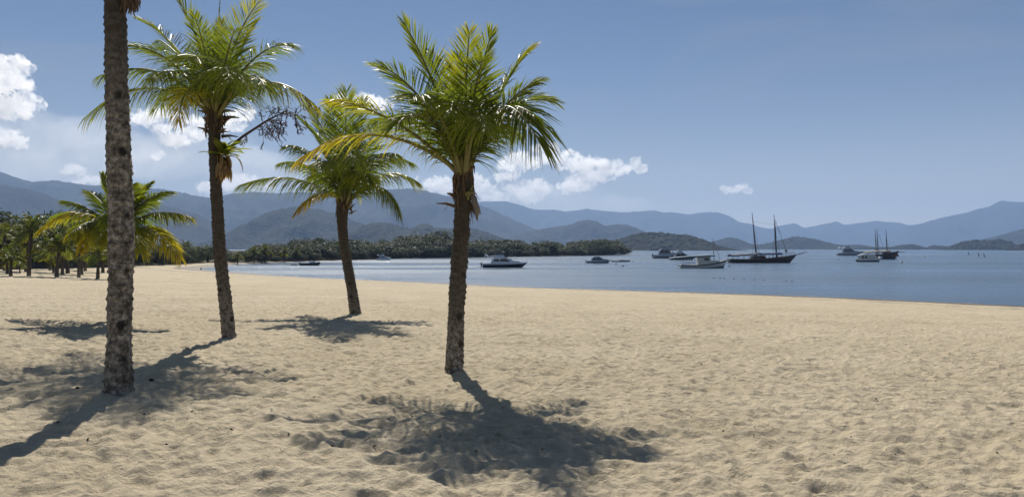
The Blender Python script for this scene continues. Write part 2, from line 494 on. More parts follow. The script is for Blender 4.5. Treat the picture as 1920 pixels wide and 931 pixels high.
def shore_s(x, y):
    """signed distance to the waterline, + on land"""
    x = np.asarray(x, float); y = np.asarray(y, float)
    best = np.full(x.shape, 1e18); inside = np.zeros(x.shape, bool)
    n = len(POLY)
    for i in range(n):
        ax, ay = POLY[i]; bx, by = POLY[(i + 1) % n]
        dx, dy = bx - ax, by - ay
        t = np.clip(((x - ax) * dx + (y - ay) * dy) / (dx * dx + dy * dy), 0, 1)
        d = (x - ax - t * dx) ** 2 + (y - ay - t * dy) ** 2
        best = np.minimum(best, d)
        c = ((ay > y) != (by > y))
        with np.errstate(divide='ignore', invalid='ignore'):
            xi = (bx - ax) * (y - ay) / (by - ay if by != ay else 1e-9) + ax
        inside ^= c & (x < xi)
    s = np.sqrt(best)
    return np.where(inside, s, -s)


def z_base(x, y):
    s = shore_s(x, y)
    land = 2.25 * (1 - np.exp(-np.clip(s, 0, None) / 62.0 * 1.35)) / (1 - np.exp(-1.35 * 1.6))
    lin = np.minimum(np.clip(s, 0, None) * 0.038, 2.3)
    k = np.clip(s / 90.0, 0, 1)
    z = lin * (1 - k) + np.minimum(lin, 2.17) * k
    return np.where(s > 0, z, np.maximum(s * 0.05, -3.0)), s


def z_detail(x, y, s):
    amp = np.clip((s - 1.0) / 8.0, 0.0, 1.0)
    h = 0.045 * fbm2(x * 0.30, y * 0.30, 3) + 0.022 * fbm2(x * 1.3 + 40, y * 1.3, 3, 0.55) + 0.010 * fbm2(x * 5.0, y * 5.0, 3, 0.6)
    wx = x + 0.12 * perlin2(x * 1.7 + 5, y * 1.7); wy = y + 0.12 * perlin2(x * 1.7, y * 1.7 + 9)
    h = h + 0.044 * (1 - 2.2 * np.abs(perlin2(wx * 2.2 + 3, wy * 2.2))) + 0.030 * (1 - 2.2 * np.abs(perlin2(wx * 4.4 + 33, wy * 4.4)))
    for (sp, off, a0, dep) in ((0.55, 0.0, 0.125, 0.020), (0.34, 31.7, 0.090, 0.022), (0.23, 77.1, 0.060, 0.014)):
        gx = np.floor(x / sp).astype(np.int64); gy = np.floor(y / sp).astype(np.int64)
        add = np.zeros_like(h)
        for i in (-1, 0, 1):
            for j in (-1, 0, 1):
                cx = gx + i; cy = gy + j
                h1 = PERM[(PERM[(cx + int(off * 3)) & 255] + cy) & 255]; h2 = PERM[(h1 + 57 + cx) & 255]; h3 = PERM[(h2 + 101 + cy) & 255]; h4 = PERM[(h3 + 13) & 255]
                px = (cx + h1 / 255.0) * sp; py = (cy + h2 / 255.0) * sp
                an = h3 / 255.0 * np.pi
                dx = x - px; dy = y - py
                ca, sa = np.cos(an), np.sin(an)
                u = (dx * ca + dy * sa) / (a0 * 1.35); v = (-dx * sa + dy * ca) / (a0 * 0.85)
                r2 = u * u + v * v
                r = np.sqrt(r2)
                d = dep * (0.25 + 0.75 * h4 / 255.0)
                add += -d * np.exp(-r2 * r2 * 0.8) + 0.55 * d * np.exp(-((r - 1.45) * 2.4) ** 2)
        h = h + add
    return h * amp + 0.004 * fbm2(x * 2.0, y * 2.0, 2)


def z_ground(x, y):
    x = np.atleast_1d(np.asarray(x, float)); y = np.atleast_1d(np.asarray(y, float))
    z, s = z_base(x, y)
    return z + np.where(s > 0, z_detail(x, y, s), 0)


def ground_pt(px, py):
    """where the ray through a photo pixel first meets the sand"""
    dx, dz = (px - CX) / F, (CY - py) / F
    ys = np.geomspace(1.0, 600.0, 4000)
    zz = z_base(dx * ys, ys)[0]
    below = np.nonzero(CAMZ + dz * ys <= zz)[0]
    k = below[0] if len(below) else len(ys) - 1
    y = ys[k]
    return Vector((dx * y, y, float(z_ground(dx * y, y)[0])))


def build_ground():
    # one sheet: rings and spokes round the viewpoint's foot, dense where the sand is close, coarse elsewhere
    r = [0.4, 1.0, 1.8, 2.6, 3.3]
    while r[-1] < 55: r.append(r[-1] * 1.0042)
    while r[-1] < 200: r.append(r[-1] * 1.010)
    while r[-1] < 900: r.append(r[-1] * 1.025)
    r = np.array(r)
    fine = np.arange(-0.80, 0.80, 0.0026)
    coarse = np.linspace(0.80, 2 * np.pi - 0.80, 90, endpoint=False)
    th = np.concatenate([fine, coarse])
    R, T = np.meshgrid(r, th, indexing='ij')
    X = (R * np.sin(T)).ravel(); Y = (R * np.cos(T)).ravel()
    z, s = z_base(X, Y)
    near = (X ** 2 + Y ** 2) < 170 ** 2
    det = np.zeros_like(z)
    sel = near & (s > -1)
    det[sel] = z_detail(X[sel], Y[sel], s[sel])
    z = z + np.where(s > 0, det, 0)
    # soil under the far trees and behind the beach
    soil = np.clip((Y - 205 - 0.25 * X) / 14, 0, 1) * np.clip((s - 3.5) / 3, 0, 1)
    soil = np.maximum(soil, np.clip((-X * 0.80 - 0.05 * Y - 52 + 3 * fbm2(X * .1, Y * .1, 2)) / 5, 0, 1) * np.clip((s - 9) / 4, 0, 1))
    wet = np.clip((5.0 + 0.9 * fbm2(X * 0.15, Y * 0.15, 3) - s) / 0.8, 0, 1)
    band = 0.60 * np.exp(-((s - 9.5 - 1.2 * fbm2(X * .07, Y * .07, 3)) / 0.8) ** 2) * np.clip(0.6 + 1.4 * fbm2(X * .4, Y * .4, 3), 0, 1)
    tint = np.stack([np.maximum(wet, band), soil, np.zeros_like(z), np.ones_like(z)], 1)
    nr, nt = len(r), len(th)
    i = np.arange(nr - 1)[:, None]; j = np.arange(nt)[None, :]
    j2 = (j + 1) % nt
    faces = np.stack([i * nt + j, i * nt + j2, (i + 1) * nt + j2, (i + 1) * nt + j], -1).reshape(-1, 4)
    V = np.stack([X, Y, z], 1)
    # centre cap
    V = np.concatenate([V, [[0, 0, float(z_ground(0, 0)[0])]]]); tint = np.concatenate([tint, [[0, 0, 0, 1]]])
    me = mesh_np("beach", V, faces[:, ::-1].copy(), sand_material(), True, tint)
    bm = bmesh.new(); bm.from_mesh(me); bm.verts.ensure_lookup_table()
    c = bm.verts[len(V) - 1]
    for k in range(nt):
        bm.faces.new((bm.verts[k], c, bm.verts[(k + 1) % nt]))
    bm.to_mesh(me); bm.free()
    o = new_obj("beach", me); tag(o, "pale footprinted sand of the beach running down to the bay", kind="structure")
    return o


build_ground()

# the bay
sea = MB(); sea.add([(-15500, -3000, 0), (15500, -3000, 0), (15500, 11900, 0), (-15500, 11900, 0)], [(0, 1, 2, 3)])
tag(sea.build("water", water_material()), "calm blue water of the bay", kind="structure")

# thin broken foam where the ripples run out on the sand
M_FOAM = paint("foam", (0.62, 0.63, 0.62), .8, 0, .1)
sh = np.array([tuple(water_pt(*p)[:2]) for p in SHORE_PX])
sl = np.concatenate([[0], np.cumsum(np.hypot(*np.diff(sh, axis=0).T))])
V = []; Fc = []
st = np.arange(0, sl[-1], 0.25)
fx, fy = np.interp(st, sl, sh[:, 0]), np.interp(st, sl, sh[:, 1])
tx, ty = np.gradient(fx), np.gradient(fy); tl = np.hypot(tx, ty); nx_, ny_ = ty / tl, -tx / tl
sgn = np.sign(shore_s(fx + nx_ * 2, fy + ny_ * 2)); nx_ = -nx_ * sgn; ny_ = -ny_ * sgn       # towards the water
for (o0, w0, ph, cut) in ((0.15, .10, 0.0, -.05),):
    off = o0 + .5 * fbm2(st * .12 + ph, st * 0 + 1.3, 3); wd = w0 * (1 + 1.2 * fbm2(st * .9 + ph, st * 0 + 7.7, 3))
    on = fbm2(st * .35 + ph, st * 0 + 4.1, 3) > cut
    for i in range(len(st) - 1):
        if on[i] and on[i + 1]:
            b = len(V)
            for q in (i, i + 1):
                V.append((fx[q] + nx_[q] * off[q], fy[q] + ny_[q] * off[q], .012)); V.append((fx[q] + nx_[q] * (off[q] + max(.03, wd[q])), fy[q] + ny_[q] * (off[q] + max(.03, wd[q])), .012))
            Fc.append((b, b + 1, b + 3, b + 2))
o = new_obj("foam", mesh_np("foam", np.array(V), Fc, M_FOAM)); tag(o, "thin broken line of foam along the water's edge", kind="stuff")

# ------------------------------------------------------------------ mountains: each ridge a solid range at its own distance
M_HILL = hill_material()


def ridge(name, label, pts, D, depth, rough, canopy, seed, step=None):
    xs = np.array([p[0] for p in pts], float); ys = np.array([p[1] for p in pts], float)
    px = np.arange(xs[0], xs[-1] + 0.01, step or 2.0)
    py = np.interp(px, xs, ys)
    k = np.hanning(7); k /= k.sum()
    pad = np.pad(py, 3, mode='edge'); py = np.convolve(pad, k, 'valid')
    py = py + np.clip((466 - py) / 12, 0, 1) * (1.1 * fbm2(px / 22.0 + seed, px * 0 + seed, 2) + 0.55 * fbm2(px / 6.0 + seed, px * 0 + 2 * seed, 2))
    X0 = (px - CX) / F * D
    H = np.maximum(CAMZ + (CY - py) / F * D, 0.0) + 1.0
    nv = 61
    v = np.linspace(-1, 1, nv)
    VV, XX = np.meshgrid(v, X0, indexing='ij'); HH = np.tile(H, (nv, 1))
    sc = 1.0 / (depth * 0.55)
    sp = fbm2(XX * sc + seed, VV * 1.9 + seed * 3, 5, 0.55)
    sp2 = 1 - np.abs(fbm2(XX * sc * 1.7 + seed * 7, VV * 1.3, 4, 0.5)) * 2
    a = np.abs(VV)
    prof = (1 - a ** 1.25)
    off = a * (1 - a) * 4
    Z = HH * np.clip(prof + off * (0.10 * sp + 0.16 * sp2 - 0.14) * rough, 0, 1.5)
    lim = HH * (1 - 0.10 * a)
    Z = np.minimum(Z, lim)
    Yd = D + VV * depth * (0.9 + 0.1 * sp)
    # keep the outline where the photograph has it although the crest wanders in depth
    Xd = XX * (Yd / D) ** 0.35
    if canopy:
        cs = 1.0 / (canopy * 1.6)
        Z = Z + canopy * 0.55 * fbm2(XX * cs, Yd * cs, 3, 0.6) * np.clip(HH / (3 * canopy), 0, 1) * np.clip(prof * 6, 0, 1)
    Z = np.where(a > 0.985, -2.0, Z)
    Vv = np.stack([Xd.ravel(), Yd.ravel(), Z.ravel()], 1)
    nx = len(px)
    i = np.arange(nv - 1)[:, None]; j = np.arange(nx - 1)[None, :]
    fc = np.stack([i * nx + j, i * nx + j + 1, (i + 1) * nx + j + 1, (i + 1) * nx + j], -1).reshape(-1, 4)
    o = new_obj(name, mesh_np(name, Vv, fc, M_HILL, True))
    tag(o, label, kind="structure")
    return o


ridge("mountain_range", "farthest pale blue mountain range across the bay",
      [(640, 440), (800, 400), (900, 378), (950, 377), (980, 386), (1003, 393), (1040, 393), (1062, 397), (1100, 391), (1130, 395), (1165, 398), (1200, 396), (1228, 394), (1240, 398), (1262, 398), (1290, 402), (1310, 399), (1332, 397), (1345, 398), (1368, 405), (1385, 416), (1402, 418), (1425, 426), (1448, 429), (1458, 424), (1490, 418), (1508, 427), (1530, 423), (1556, 418), (1568, 414), (1580, 421), (1602, 419), (1622, 417), (1640, 413), (1655, 416), (1685, 417), (1700, 421), (1740, 423), (1800, 440), (1860, 466)],
      9800, 1500, 1.0, 0, 3.1)
ridge("mountain", "long blue mountain rising at the edge of the bay with a pointed summit",
      [(1600, 467), (1660, 452), (1700, 424), (1725, 419), (1745, 413), (1785, 404), (1815, 398), (1835, 391), (1855, 387), (1868, 380), (1878, 375.5), (1895, 378), (1920, 379), (1960, 370), (2050, 366), (2200, 380)],
      8600, 1600, 1.0, 0, 9.4)
ridge("mountain_range", "long dark blue range behind the palms with a broad rounded top",
      [(-260, 300), (-120, 312), (0, 322), (30, 333), (62, 341), (100, 338), (140, 344), (175, 349), (200, 346), (230, 350), (260, 352), (300, 354), (340, 361), (372, 368), (400, 371), (430, 364), (470, 360), (520, 362), (560, 360), (620, 364), (680, 362), (730, 355), (770, 353), (800, 358), (850, 370), (880, 378), (920, 392), (960, 410), (1000, 428), (1060, 448), (1120, 466)],
      5600, 1300, 1.0, 14, 5.7)
ridge("hill", "slate blue slope falling towards the beach behind the palm grove",
      [(-260, 330), (-100, 338), (0, 347), (50, 354), (90, 366), (120, 380), (150, 392), (200, 388), (250, 378), (290, 381), (330, 390), (370, 402), (400, 418), (430, 440), (460, 466)],
      3600, 800, 1.1, 12, 12.3)
ridge("hill", "broad dark hill above the wooded headland between the two middle palms",
      [(380, 466), (410, 452), (440, 436), (465, 418), (495, 401), (525, 392), (560, 387), (595, 391), (630, 402), (660, 412), (690, 424), (730, 436), (780, 448), (850, 466)],
      2900, 600, 1.1, 10, 21.9)
ridge("hill", "pair of small misty hummocks behind the wooded headland",
      [(600, 466), (650, 440), (675, 425), (700, 417), (730, 418), (752, 425), (772, 428), (785, 421), (802, 419), (815, 428), (840, 430), (870, 425), (900, 432), (940, 446), (980, 466)],
      2300, 380, 1.0, 9, 33.3)
ridge("hill", "hazy pointed hill in the middle of the bay's far shore",
      [(900, 462), (960, 445), (1000, 432), (1040, 426), (1070, 421), (1085, 415), (1103, 411.5), (1118, 416), (1136, 424), (1160, 420), (1178, 422), (1200, 431), (1240, 445), (1280, 466)],
      4200, 500, 1.0, 9, 44.4)
ridge("hill", "dark wooded hill behind the fishing boat and white yachts",
      [(1120, 470), (1135, 460), (1150, 453), (1168, 446), (1190, 440), (1212, 436), (1240, 437), (1262, 439), (1290, 441), (1308, 446), (1325, 452), (1342, 460), (1358, 465), (1378, 468)],
      1500, 160, 1.0, 6, 55.1, 1.0)
ridge("hill", "small cone shaped hill beside the schooner",
      [(1290, 468), (1325, 457), (1350, 449), (1370, 444), (1388, 449), (1405, 457), (1430, 461), (1460, 468)],
      3400, 250, 1.0, 8, 66.1)
ridge("hill", "low rounded hill beyond the schooner's bow",
      [(1380, 468), (1415, 461), (1440, 456), (1465, 449), (1490, 443), (1510, 445), (1535, 450), (1560, 457), (1585, 460), (1610, 459), (1640, 464), (1670, 468)],
      3000, 260, 1.0, 8, 77.7)
ridge("hill", "blue shoulder of land at the edge of the bay",
      [(1700, 468), (1760, 464), (1815, 456), (1850, 448), (1880, 440), (1905, 433), (1935, 424), (1990, 410), (2100, 400)],
      3800, 500, 1.0, 9, 88.2)
ridge("island", "low dark wooded island under the distant mountain",
      [(1776, 468), (1790, 459), (1806, 453), (1832, 450.5), (1850, 451), (1875, 449), (1892, 453), (1904, 460), (1912, 468)],
      1900, 90, 1.0, 6, 91.2, 0.7)
ridge("island", "thin line of low islets beyond the two masted schooner",
      [(1560, 469), (1600, 465), (1640, 464), (1675, 463), (1690, 459.5), (1708, 458), (1725, 461), (1738, 465), (1748, 460), (1765, 461), (1780, 463), (1800, 469)],
      2400, 80, 1.0, 5, 95.7, 0.8)
ridge("islet", "dark point of land at the picture's edge beyond the water",
      [(1898, 469), (1908, 461), (1920, 457), (1950, 450), (2000, 455), (2050, 469)],
      1500, 60, 1.0, 6, 98.7, 0.8)

# ------------------------------------------------------------------ haze
haze_m = bpy.data.materials.new("air_haze"); haze_m.use_nodes = True
hn, hl = haze_m.node_tree.nodes, haze_m.node_tree.links
hn.clear()
h_out = hn.new("ShaderNodeOutputMaterial"); h_v = hn.new("ShaderNodeVolumePrincipled")
h_v.inputs["Color"].default_value = (0.46, 0.65, 0.97, 1)
h_v.inputs["Density"].default_value = 0.000112
h_v.inputs["Anisotropy"].default_value = 0.15
hl.new(h_v.outputs["Volume"], h_out.inputs["Volume"])
hz = MB(); hz.box(-16000, 16000, -3500, 12000, -6, 780)
hz_o = hz.build("haze", haze_m)
tag(hz_o, "pale blue haze over the bay and mountains", kind="stuff")

# ------------------------------------------------------------------ coconut palms
def bez(P, t):
    if len(P) == 3:
        return P[0] * (1 - t) ** 2 + P[1] * 2 * t * (1 - t) + P[2] * t * t
    return P[0] * (1 - t) ** 3 + P[1] * 3 * t * (1 - t) ** 2 + P[2] * 3 * t * t * (1 - t) + P[3] * t ** 3


def frond_mesh(P, n=64, leaf=0.30, width=0.030, age=0.2, tip_age=0.0, droop=0.35, vang=22, spread=1.0, twist=0.0, rs=None, r0=0.035, with_rib=False, tatter=0.05):
    """P: control points of the midrib (Vectors). Returns (leaf verts, faces, tint), (rib verts, faces)."""
    rs = rs or random.Random(1)
    N = 22
    c = [bez(P, i / N) for i in range(N + 1)]
    L = sum((c[i + 1] - c[i]).length for i in range(N))
    chord = P[-1] - P[0]
    hor = Vector((chord.x, chord.y, 0))
    if hor.length < 0.15 * chord.length:
        hor = Vector((1, 0.3, 0)) if hor.length < 1e-4 else hor
    hor.normalize()
    side0 = Vector((-hor.y, hor.x, 0))
    V = []; Fc = []; T = []
    for k in range(n):
        t = 0.10 + 0.90 * (k / (n - 1)) ** 0.95
        p = bez(P, t); d = (bez(P, min(1, t + .01)) - bez(P, max(0, t - .01))).normalized()
        s = (side0 - d * side0.dot(d)).normalized()
        if twist:
            s = Matrix.Rotation(twist * t, 3, d) @ s
        nn = s.cross(d).normalized()
        if nn.z < 0 and abs(twist) < 0.01: nn = -nn
        prof = (math.sin(math.pi * min(1.0, 0.10 + 0.86 * t ** 0.8)) ** 0.55)
        for sg in (-1, 1):
            if rs.random() < tatter: continue
            a = math.radians((66 - 44 * t ** 1.5) * spread + rs.uniform(-7, 7))
            va = math.radians(vang * (1 - .5 * t) + rs.uniform(-9, 9))
            dd = (d * math.cos(a) + (s * sg * math.cos(va) + nn * math.sin(va)) * math.sin(a)).normalized()
            l = L * leaf * prof * rs.uniform(0.86, 1.10)
            g = droop * rs.uniform(0.6, 1.5)
            ww = width * rs.uniform(0.8, 1.2) * (0.7 + 0.3 * prof)
            wv = dd.cross(nn)
            wv = (wv if wv.length > 1e-4 else s).normalized()
            wv = (wv * 0.7 + nn * rs.uniform(-1.0, 1.0)).normalized()
            b = len(V)
            ag = min(1, max(0, age + tip_age * t ** 2 + rs.uniform(-.08, .08)))
            for (u, wf) in ((0.0, 0.35), (0.34, 1.0), (0.70, 0.72)):
                q = p + dd * (l * u) + Vector((0, 0, -1)) * (l * g * u * u)
                V.append(q - wv * ww * wf * .5); V.append(q + wv * ww * wf * .5)
                T += [(min(1, ag + .12 * u), 0, 0, 1)] * 2
            V.append(p + dd * l + Vector((0, 0, -1)) * (l * g * 1.05)); T.append((min(1, ag + .3 * rs.random()), 0, 0, 1))
            Fc += [(b, b + 1, b + 3, b + 2), (b + 2, b + 3, b + 5, b + 4), (b + 4, b + 5, b + 6)]
    rb = MB()
    pts = c
    rad = [r0 * (1 - 0.86 * (i / N) ** 0.8) for i in range(N + 1)]
    rb.tube(pts, rad, 5)
    return (V, Fc, T), rb


def trunk_mesh(pts, rads, seed, rings=0.10, brown_mix=None, nseg=28):
    """pts: Vectors up the trunk, rads: radii"""
    pts = [Vector(p) for p in pts]
    d = [0]
    for i in range(1, len(pts)): d.append(d[-1] + (pts[i] - pts[i - 1]).length)
    L = d[-1]; M = max(24, int(L / 0.028))
    tt = np.linspace(0, L, M)
    P = np.stack([np.interp(tt, d, [p[k] for p in pts]) for k in range(3)], 1)
    for _ in range(3):           # soften the kinks
        ks = np.hanning(2 * max(2, M // 14) + 1); ks /= ks.sum(); w = len(ks) // 2
        Q = np.pad(P, ((w, w), (0, 0)), mode='reflect', reflect_type='odd')
        P = np.stack([np.convolve(Q[:, k], ks, 'valid') for k in range(3)], 1)
    R = np.interp(tt, d, rads) * 0.94
    ang = np.linspace(0, 2 * np.pi, nseg, endpoint=False)
    tang = np.gradient(P, axis=0); tang /= np.linalg.norm(tang, axis=1)[:, None]
    a = np.cross(tang, np.tile([0, 1.0, 0.05], (M, 1))); a /= np.linalg.norm(a, axis=1)[:, None]
    b = np.cross(tang, a)
    ct, st = np.cos(ang), np.sin(ang)
    dirs = a[:, None, :] * ct[None, :, None] + b[:, None, :] * st[None, :, None]
    base = P[:, None, :] + dirs * R[:, None, None]
    q = base.reshape(-1, 3)
    nz = fbm3(q * 5.0 + seed, 4, 0.55).reshape(M, nseg)
    nf = fbm3(q * 22.0 + seed, 2, 0.6).reshape(M, nseg)
    # slanting leaf scars ring the trunk at uneven spacing
    ph = tt[:, None] / rings + 0.35 * np.sin(ang + seed)[None, :] + 0.8 * np.interp(tt, np.linspace(0, L, 12), rng.uniform(-1, 1, 12))[:, None]
    saw = (ph - np.floor(ph))
    ring = np.exp(-((saw - 0.08) / 0.10) ** 2) - 0.5 * saw
    disp = R[:, None] * (0.075 * nz + 0.035 * nf + 0.10 * ring)
    V = (base + dirs * disp[:, :, None]).reshape(-1, 3)
    ms = np.interp(tt / L, np.linspace(0, 1, len(brown_mix)), brown_mix) if brown_mix is not None else np.full(M, 0.1)
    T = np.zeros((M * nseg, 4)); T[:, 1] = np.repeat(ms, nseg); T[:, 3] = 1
    T[:, 2] = np.clip(np.exp(-((saw - 0.30) / 0.10) ** 2) * (0.75 + 0.9 * nz), 0, 1).ravel()          # leaf-scar grooves
    i = np.arange(M - 1)[:, None]; j = np.arange(nseg)[None, :]; j2 = (j + 1) % nseg
    fc = np.stack([i * nseg + j, i * nseg + j2, (i + 1) * nseg + j2, (i + 1) * nseg + j], -1).reshape(-1, 4)
    return mesh_np("trunk", V, fc, M_BARK, True, T)


def stub(parent, at, az, el, L, r, mat, rs):
    """broken flat leaf-stalk base"""
    d = Vector((math.cos(az) * math.cos(el), math.sin(az) * math.cos(el), math.sin(el)))
    m = MB()
    tip = at + d * L + Vector((0, 0, -0.12 * L))
    m.tube([at, at + d * L * .5, tip], [r * 1.5, r * .9, r * .35], 5)
    for q in range(2):
        o = Vector((rs.uniform(-.3, .3), rs.uniform(-.3, .3), rs.uniform(-.5, .2))) * L
        m.tube([at + d * L * .4, at + d * L * .4 + o], [r * .3, r * .08], 4)
    return m.build("stalk_stub", mat, parent)


def hero_palm(name, label, base_px, trunk_px, widths, fronds, seed, brown_mix, group=None, defaults=None, stubs=12, crown_fibre=True):
    """trunk_px: points up the trunk (base first); fronds: (tip px, control px, depth of control, depth of tip, options), depths in px towards the viewer"""
    rs = random.Random(seed)
    g = ground_pt(*base_px)
    u = g.y / F                                    # metres per photo pixel at this palm
    root = empty(name, g)

    def loc(px, py, w=0.0):
        y = -w * u
        k = (g.y + y) / F
        return Vector(((px - CX) * k - g.x, y, CAMZ + (CY - py) * k - g.z))
    pts = [loc(*p) for p in trunk_px]
    pts[0] = pts[0] + Vector((0, 0, -0.12)) if len(pts) else pts[0]
    new_obj("trunk", trunk_mesh(pts, [w * .5 * u for w in widths], seed, 0.085, brown_mix), root)
    top = pts[-1]
    for k, (tip, ctl, wc, wt, opt) in enumerate(fronds):
        az = rs.uniform(0, 6.28)
        up = max(0.0, trunk_px[-1][1] - tip[1])
        wt, wc = wt + 0.50 * up, wc + 0.22 * up         # the younger fronds lean out over the viewer's side
        tp = loc(tip[0], tip[1], wt); cp = loc(ctl[0], ctl[1], wc)
        d = (cp - top).normalized()
        p0 = top + Vector((d.x, d.y, 0)) * widths[-1] * .30 * u + Vector((0, 0, -widths[-1] * u * rs.uniform(.1, .7)))
        p1 = p0 + (cp - p0) * 0.62 + Vector((0, 0, (cp - p0).length * .10))
        p2 = cp + (tp - cp) * 0.30 + Vector((0, 0, (tp - cp).length * .05))
        o = dict(n=80, leaf=0.335, width=0.021, age=0.22, tip_age=0.1, droop=0.32, r0=0.042, rs=rs)
        o.update(defaults or {}); o.update(opt)
        (V, Fc, T), rb = frond_mesh([p0, p1, p2, tp], **o)
        f = new_obj("frond", mesh_np("frond", np.array([tuple(v) for v in V]), Fc, M_PALM, False, T), root)
        rb.build("midrib", M_STALK, f, True)
    R = widths[-1] * .5 * u
    for k in range(stubs):
        az = rs.uniform(0, 6.28); h = rs.uniform(-0.55, 0.10)
        at = top + Vector((math.cos(az) * R * .8, math.sin(az) * R * .8, h))
        stub(root, at, az, rs.uniform(0.1, 1.1), rs.uniform(0.14, 0.34), rs.uniform(.018, .035), M_FIBRE if rs.random() < .7 else M_STALK, rs)
    if crown_fibre:   # woven fibre sheath under the crown
        m = MB()
        for k in range(70):
            az = rs.uniform(0, 6.28); z0 = rs.uniform(-0.35, 0.35)
            a = top + Vector((math.cos(az) * R * .95, math.sin(az) * R * .95, z0))
            b = a + Vector((math.cos(az) * R * rs.uniform(.0, .35), math.sin(az) * R * rs.uniform(.0, .35), rs.uniform(-.35, -.05)))
            m.tube([a, (a + b) / 2 + Vector((math.cos(az), math.sin(az), 0)) * .02, b], [.016, .012, .004], 4)
        m.build("fibre_sheath", M_FIBRE, root)
    return root, g, u, loc


Yl = dict(age=0.53, tip_age=0.3, droop=0.55, leaf=0.26)      # old yellowing frond
Up = dict(droop=0.10, vang=28, age=0.30, leaf=0.27)           # young upright frond
Hg = dict(droop=0.62, vang=5, leaf=0.27)                      # hanging leaflets

# the palm by itself in the middle
C_FR = [
    ((757, 42), (815, 150), -10, -50, Up), ((712, 122), (790, 165), 20, 30, dict(droop=.2, age=.2)), ((628, 188), (735, 215), 30, 70, dict(age=.40, tip_age=.2)),
    ((562, 298), (690, 215), 40, 90, dict(Yl, leaf=.22)), ((922, 62), (895, 150), -30, -80, Up), ((993, 95), (945, 150), -60, -150, dict(droop=.3, tip_age=.4)),
    ((1037, 190), (950, 170), -30, -70, dict(droop=.25, age=.25)), ((1012, 268), (935, 130), 110, 210, dict(droop=.5, age=.18, width=.032)), ((1000, 215), (930, 170), 60, 140, Hg),
    ((860, 105), (865, 190), -60, -170, Up), ((800, 95), (838, 170), -70, -200, Up), ((905, 110), (885, 190), 60, 150, Up),
    ((742, 235), (805, 180), 60, 160, dict(droop=.4)), ((845, 215), (852, 150), 90, 190, dict(droop=.35)), ((700, 225), (790, 200), -90, -210, Hg), ((970, 255), (925, 205), -90, -210, Hg),
    ((775, 180), (820, 180), 90, 190, dict(droop=.25)), ((910, 245), (900, 175), 100, 250, Hg), ((1010, 150), (940, 190), 10, -10, dict(droop=.3)),
    ((880, 60), (872, 170), 20, 30, dict(Up, age=.4)),
]
palm_c, gC, uC, locC = hero_palm("coconut_palm", "bushy coconut palm standing alone in the middle, one long yellow frond reaching over its neighbour",
                                 (851, 702), [(851, 703), (853, 640), (857, 560), (862, 480), (867, 400), (869, 355), (869, 318)], [39, 35, 33.5, 33, 33, 37, 33], C_FR, 11, [0.08, 0.22, 0.42, .48, .52, .58, .6],
                                 "four coconut palms standing on the open sand")
# dry flower sheath hanging under its crown
m = MB()
sp = [locC(878, 345, 8), locC(888, 372, 10), locC(895, 395, 10), locC(894, 412, 8)]
m.tube(sp, [.012, .045, .05, .004], 7)
m.build("flower_sheath", M_SPATHE, palm_c, True)
m = MB()
rs = random.Random(5)
for k in range(34):
    a = locC(879 + rs.uniform(-3, 4), 352 + rs.uniform(0, 40), rs.uniform(-6, 10)); b = a + Vector((rs.uniform(.0, .16), rs.uniform(-.08, .08), rs.uniform(-.28, -.05)))
    m.tube([a, (a + b) / 2 + Vector((.03, 0, .02)), b], [.008, .006, .003], 4)
m.build("flower_stalks", M_FIBRE, palm_c)

B_FR = [
    ((330, -8), (380, 75), -20, -60, Up), ((266, 40), (350, 92), -60, -150, Up), ((238, 85), (325, 95), 30, 60, dict(droop=.3)), ((188, 142), (300, 108), 20, 30, dict(Hg, age=.25)),
    ((163, 217), (285, 128), 10, 30, dict(Hg, age=.33)), ((335, 228), (345, 130), 70, 160, dict(Yl, age=.48)), ((487, 2), (432, 75), -10, -20, dict(Up, tip_age=.3)),
    ((478, 42), (445, 90), -60, -150, Up), ((545, 82), (465, 92), -10, 0, dict(droop=.45)), ((592, 198), (500, 118), 20, 40, dict(Hg, age=.36, tip_age=.2)), ((498, 165), (470, 115), 80, 190, Hg),
    ((300, 75), (350, 115), -90, -220, Hg), ((440, 55), (425, 110), 60, 150, Up), ((385, 60), (395, 115), -80, -180, Up), ((360, 105), (385, 110), 100, 230, dict(droop=.4)),
    ((280, 150), (335, 110), 80, 190, Hg), ((430, 150), (420, 100), 100, 260, Hg), ((505, 120), (460, 110), -90, -210, Hg), ((365, 30), (390, 110), 40, 70, Up),
    ((415, 40), (408, 120), -30, -60, Up), ((300, 200), (340, 135), -80, -180, Hg),
]
palm_b, gB, uB, locB = hero_palm("coconut_palm", "tall slim coconut palm carrying a bromeliad halfway up its curved trunk",
                                 (431, 640), [(431, 641), (426, 590), (418, 530), (411, 460), (407, 390), (404, 320), (402, 260), (403, 205)], [30, 26, 24.5, 24, 23, 23, 23, 30], B_FR, 23, [.25, .32, .45, .5, .52, .56, .6, .6],
                                 "four coconut palms standing on the open sand")
# unopened spear leaf
(Vs, Fs, Ts), rbs = frond_mesh([locB(403, 190), locB(405, 120), locB(413, -4)], n=30, leaf=.10, width=.03, age=.1, droop=.02, spread=.16, r0=.03, rs=random.Random(3))
fsp = new_obj("spear_leaf", mesh_np("spear_leaf", np.array([tuple(v) for v in Vs]), Fs, M_PALM, False, Ts), palm_b)
rbs.build("midrib", M_STALK, fsp, True)

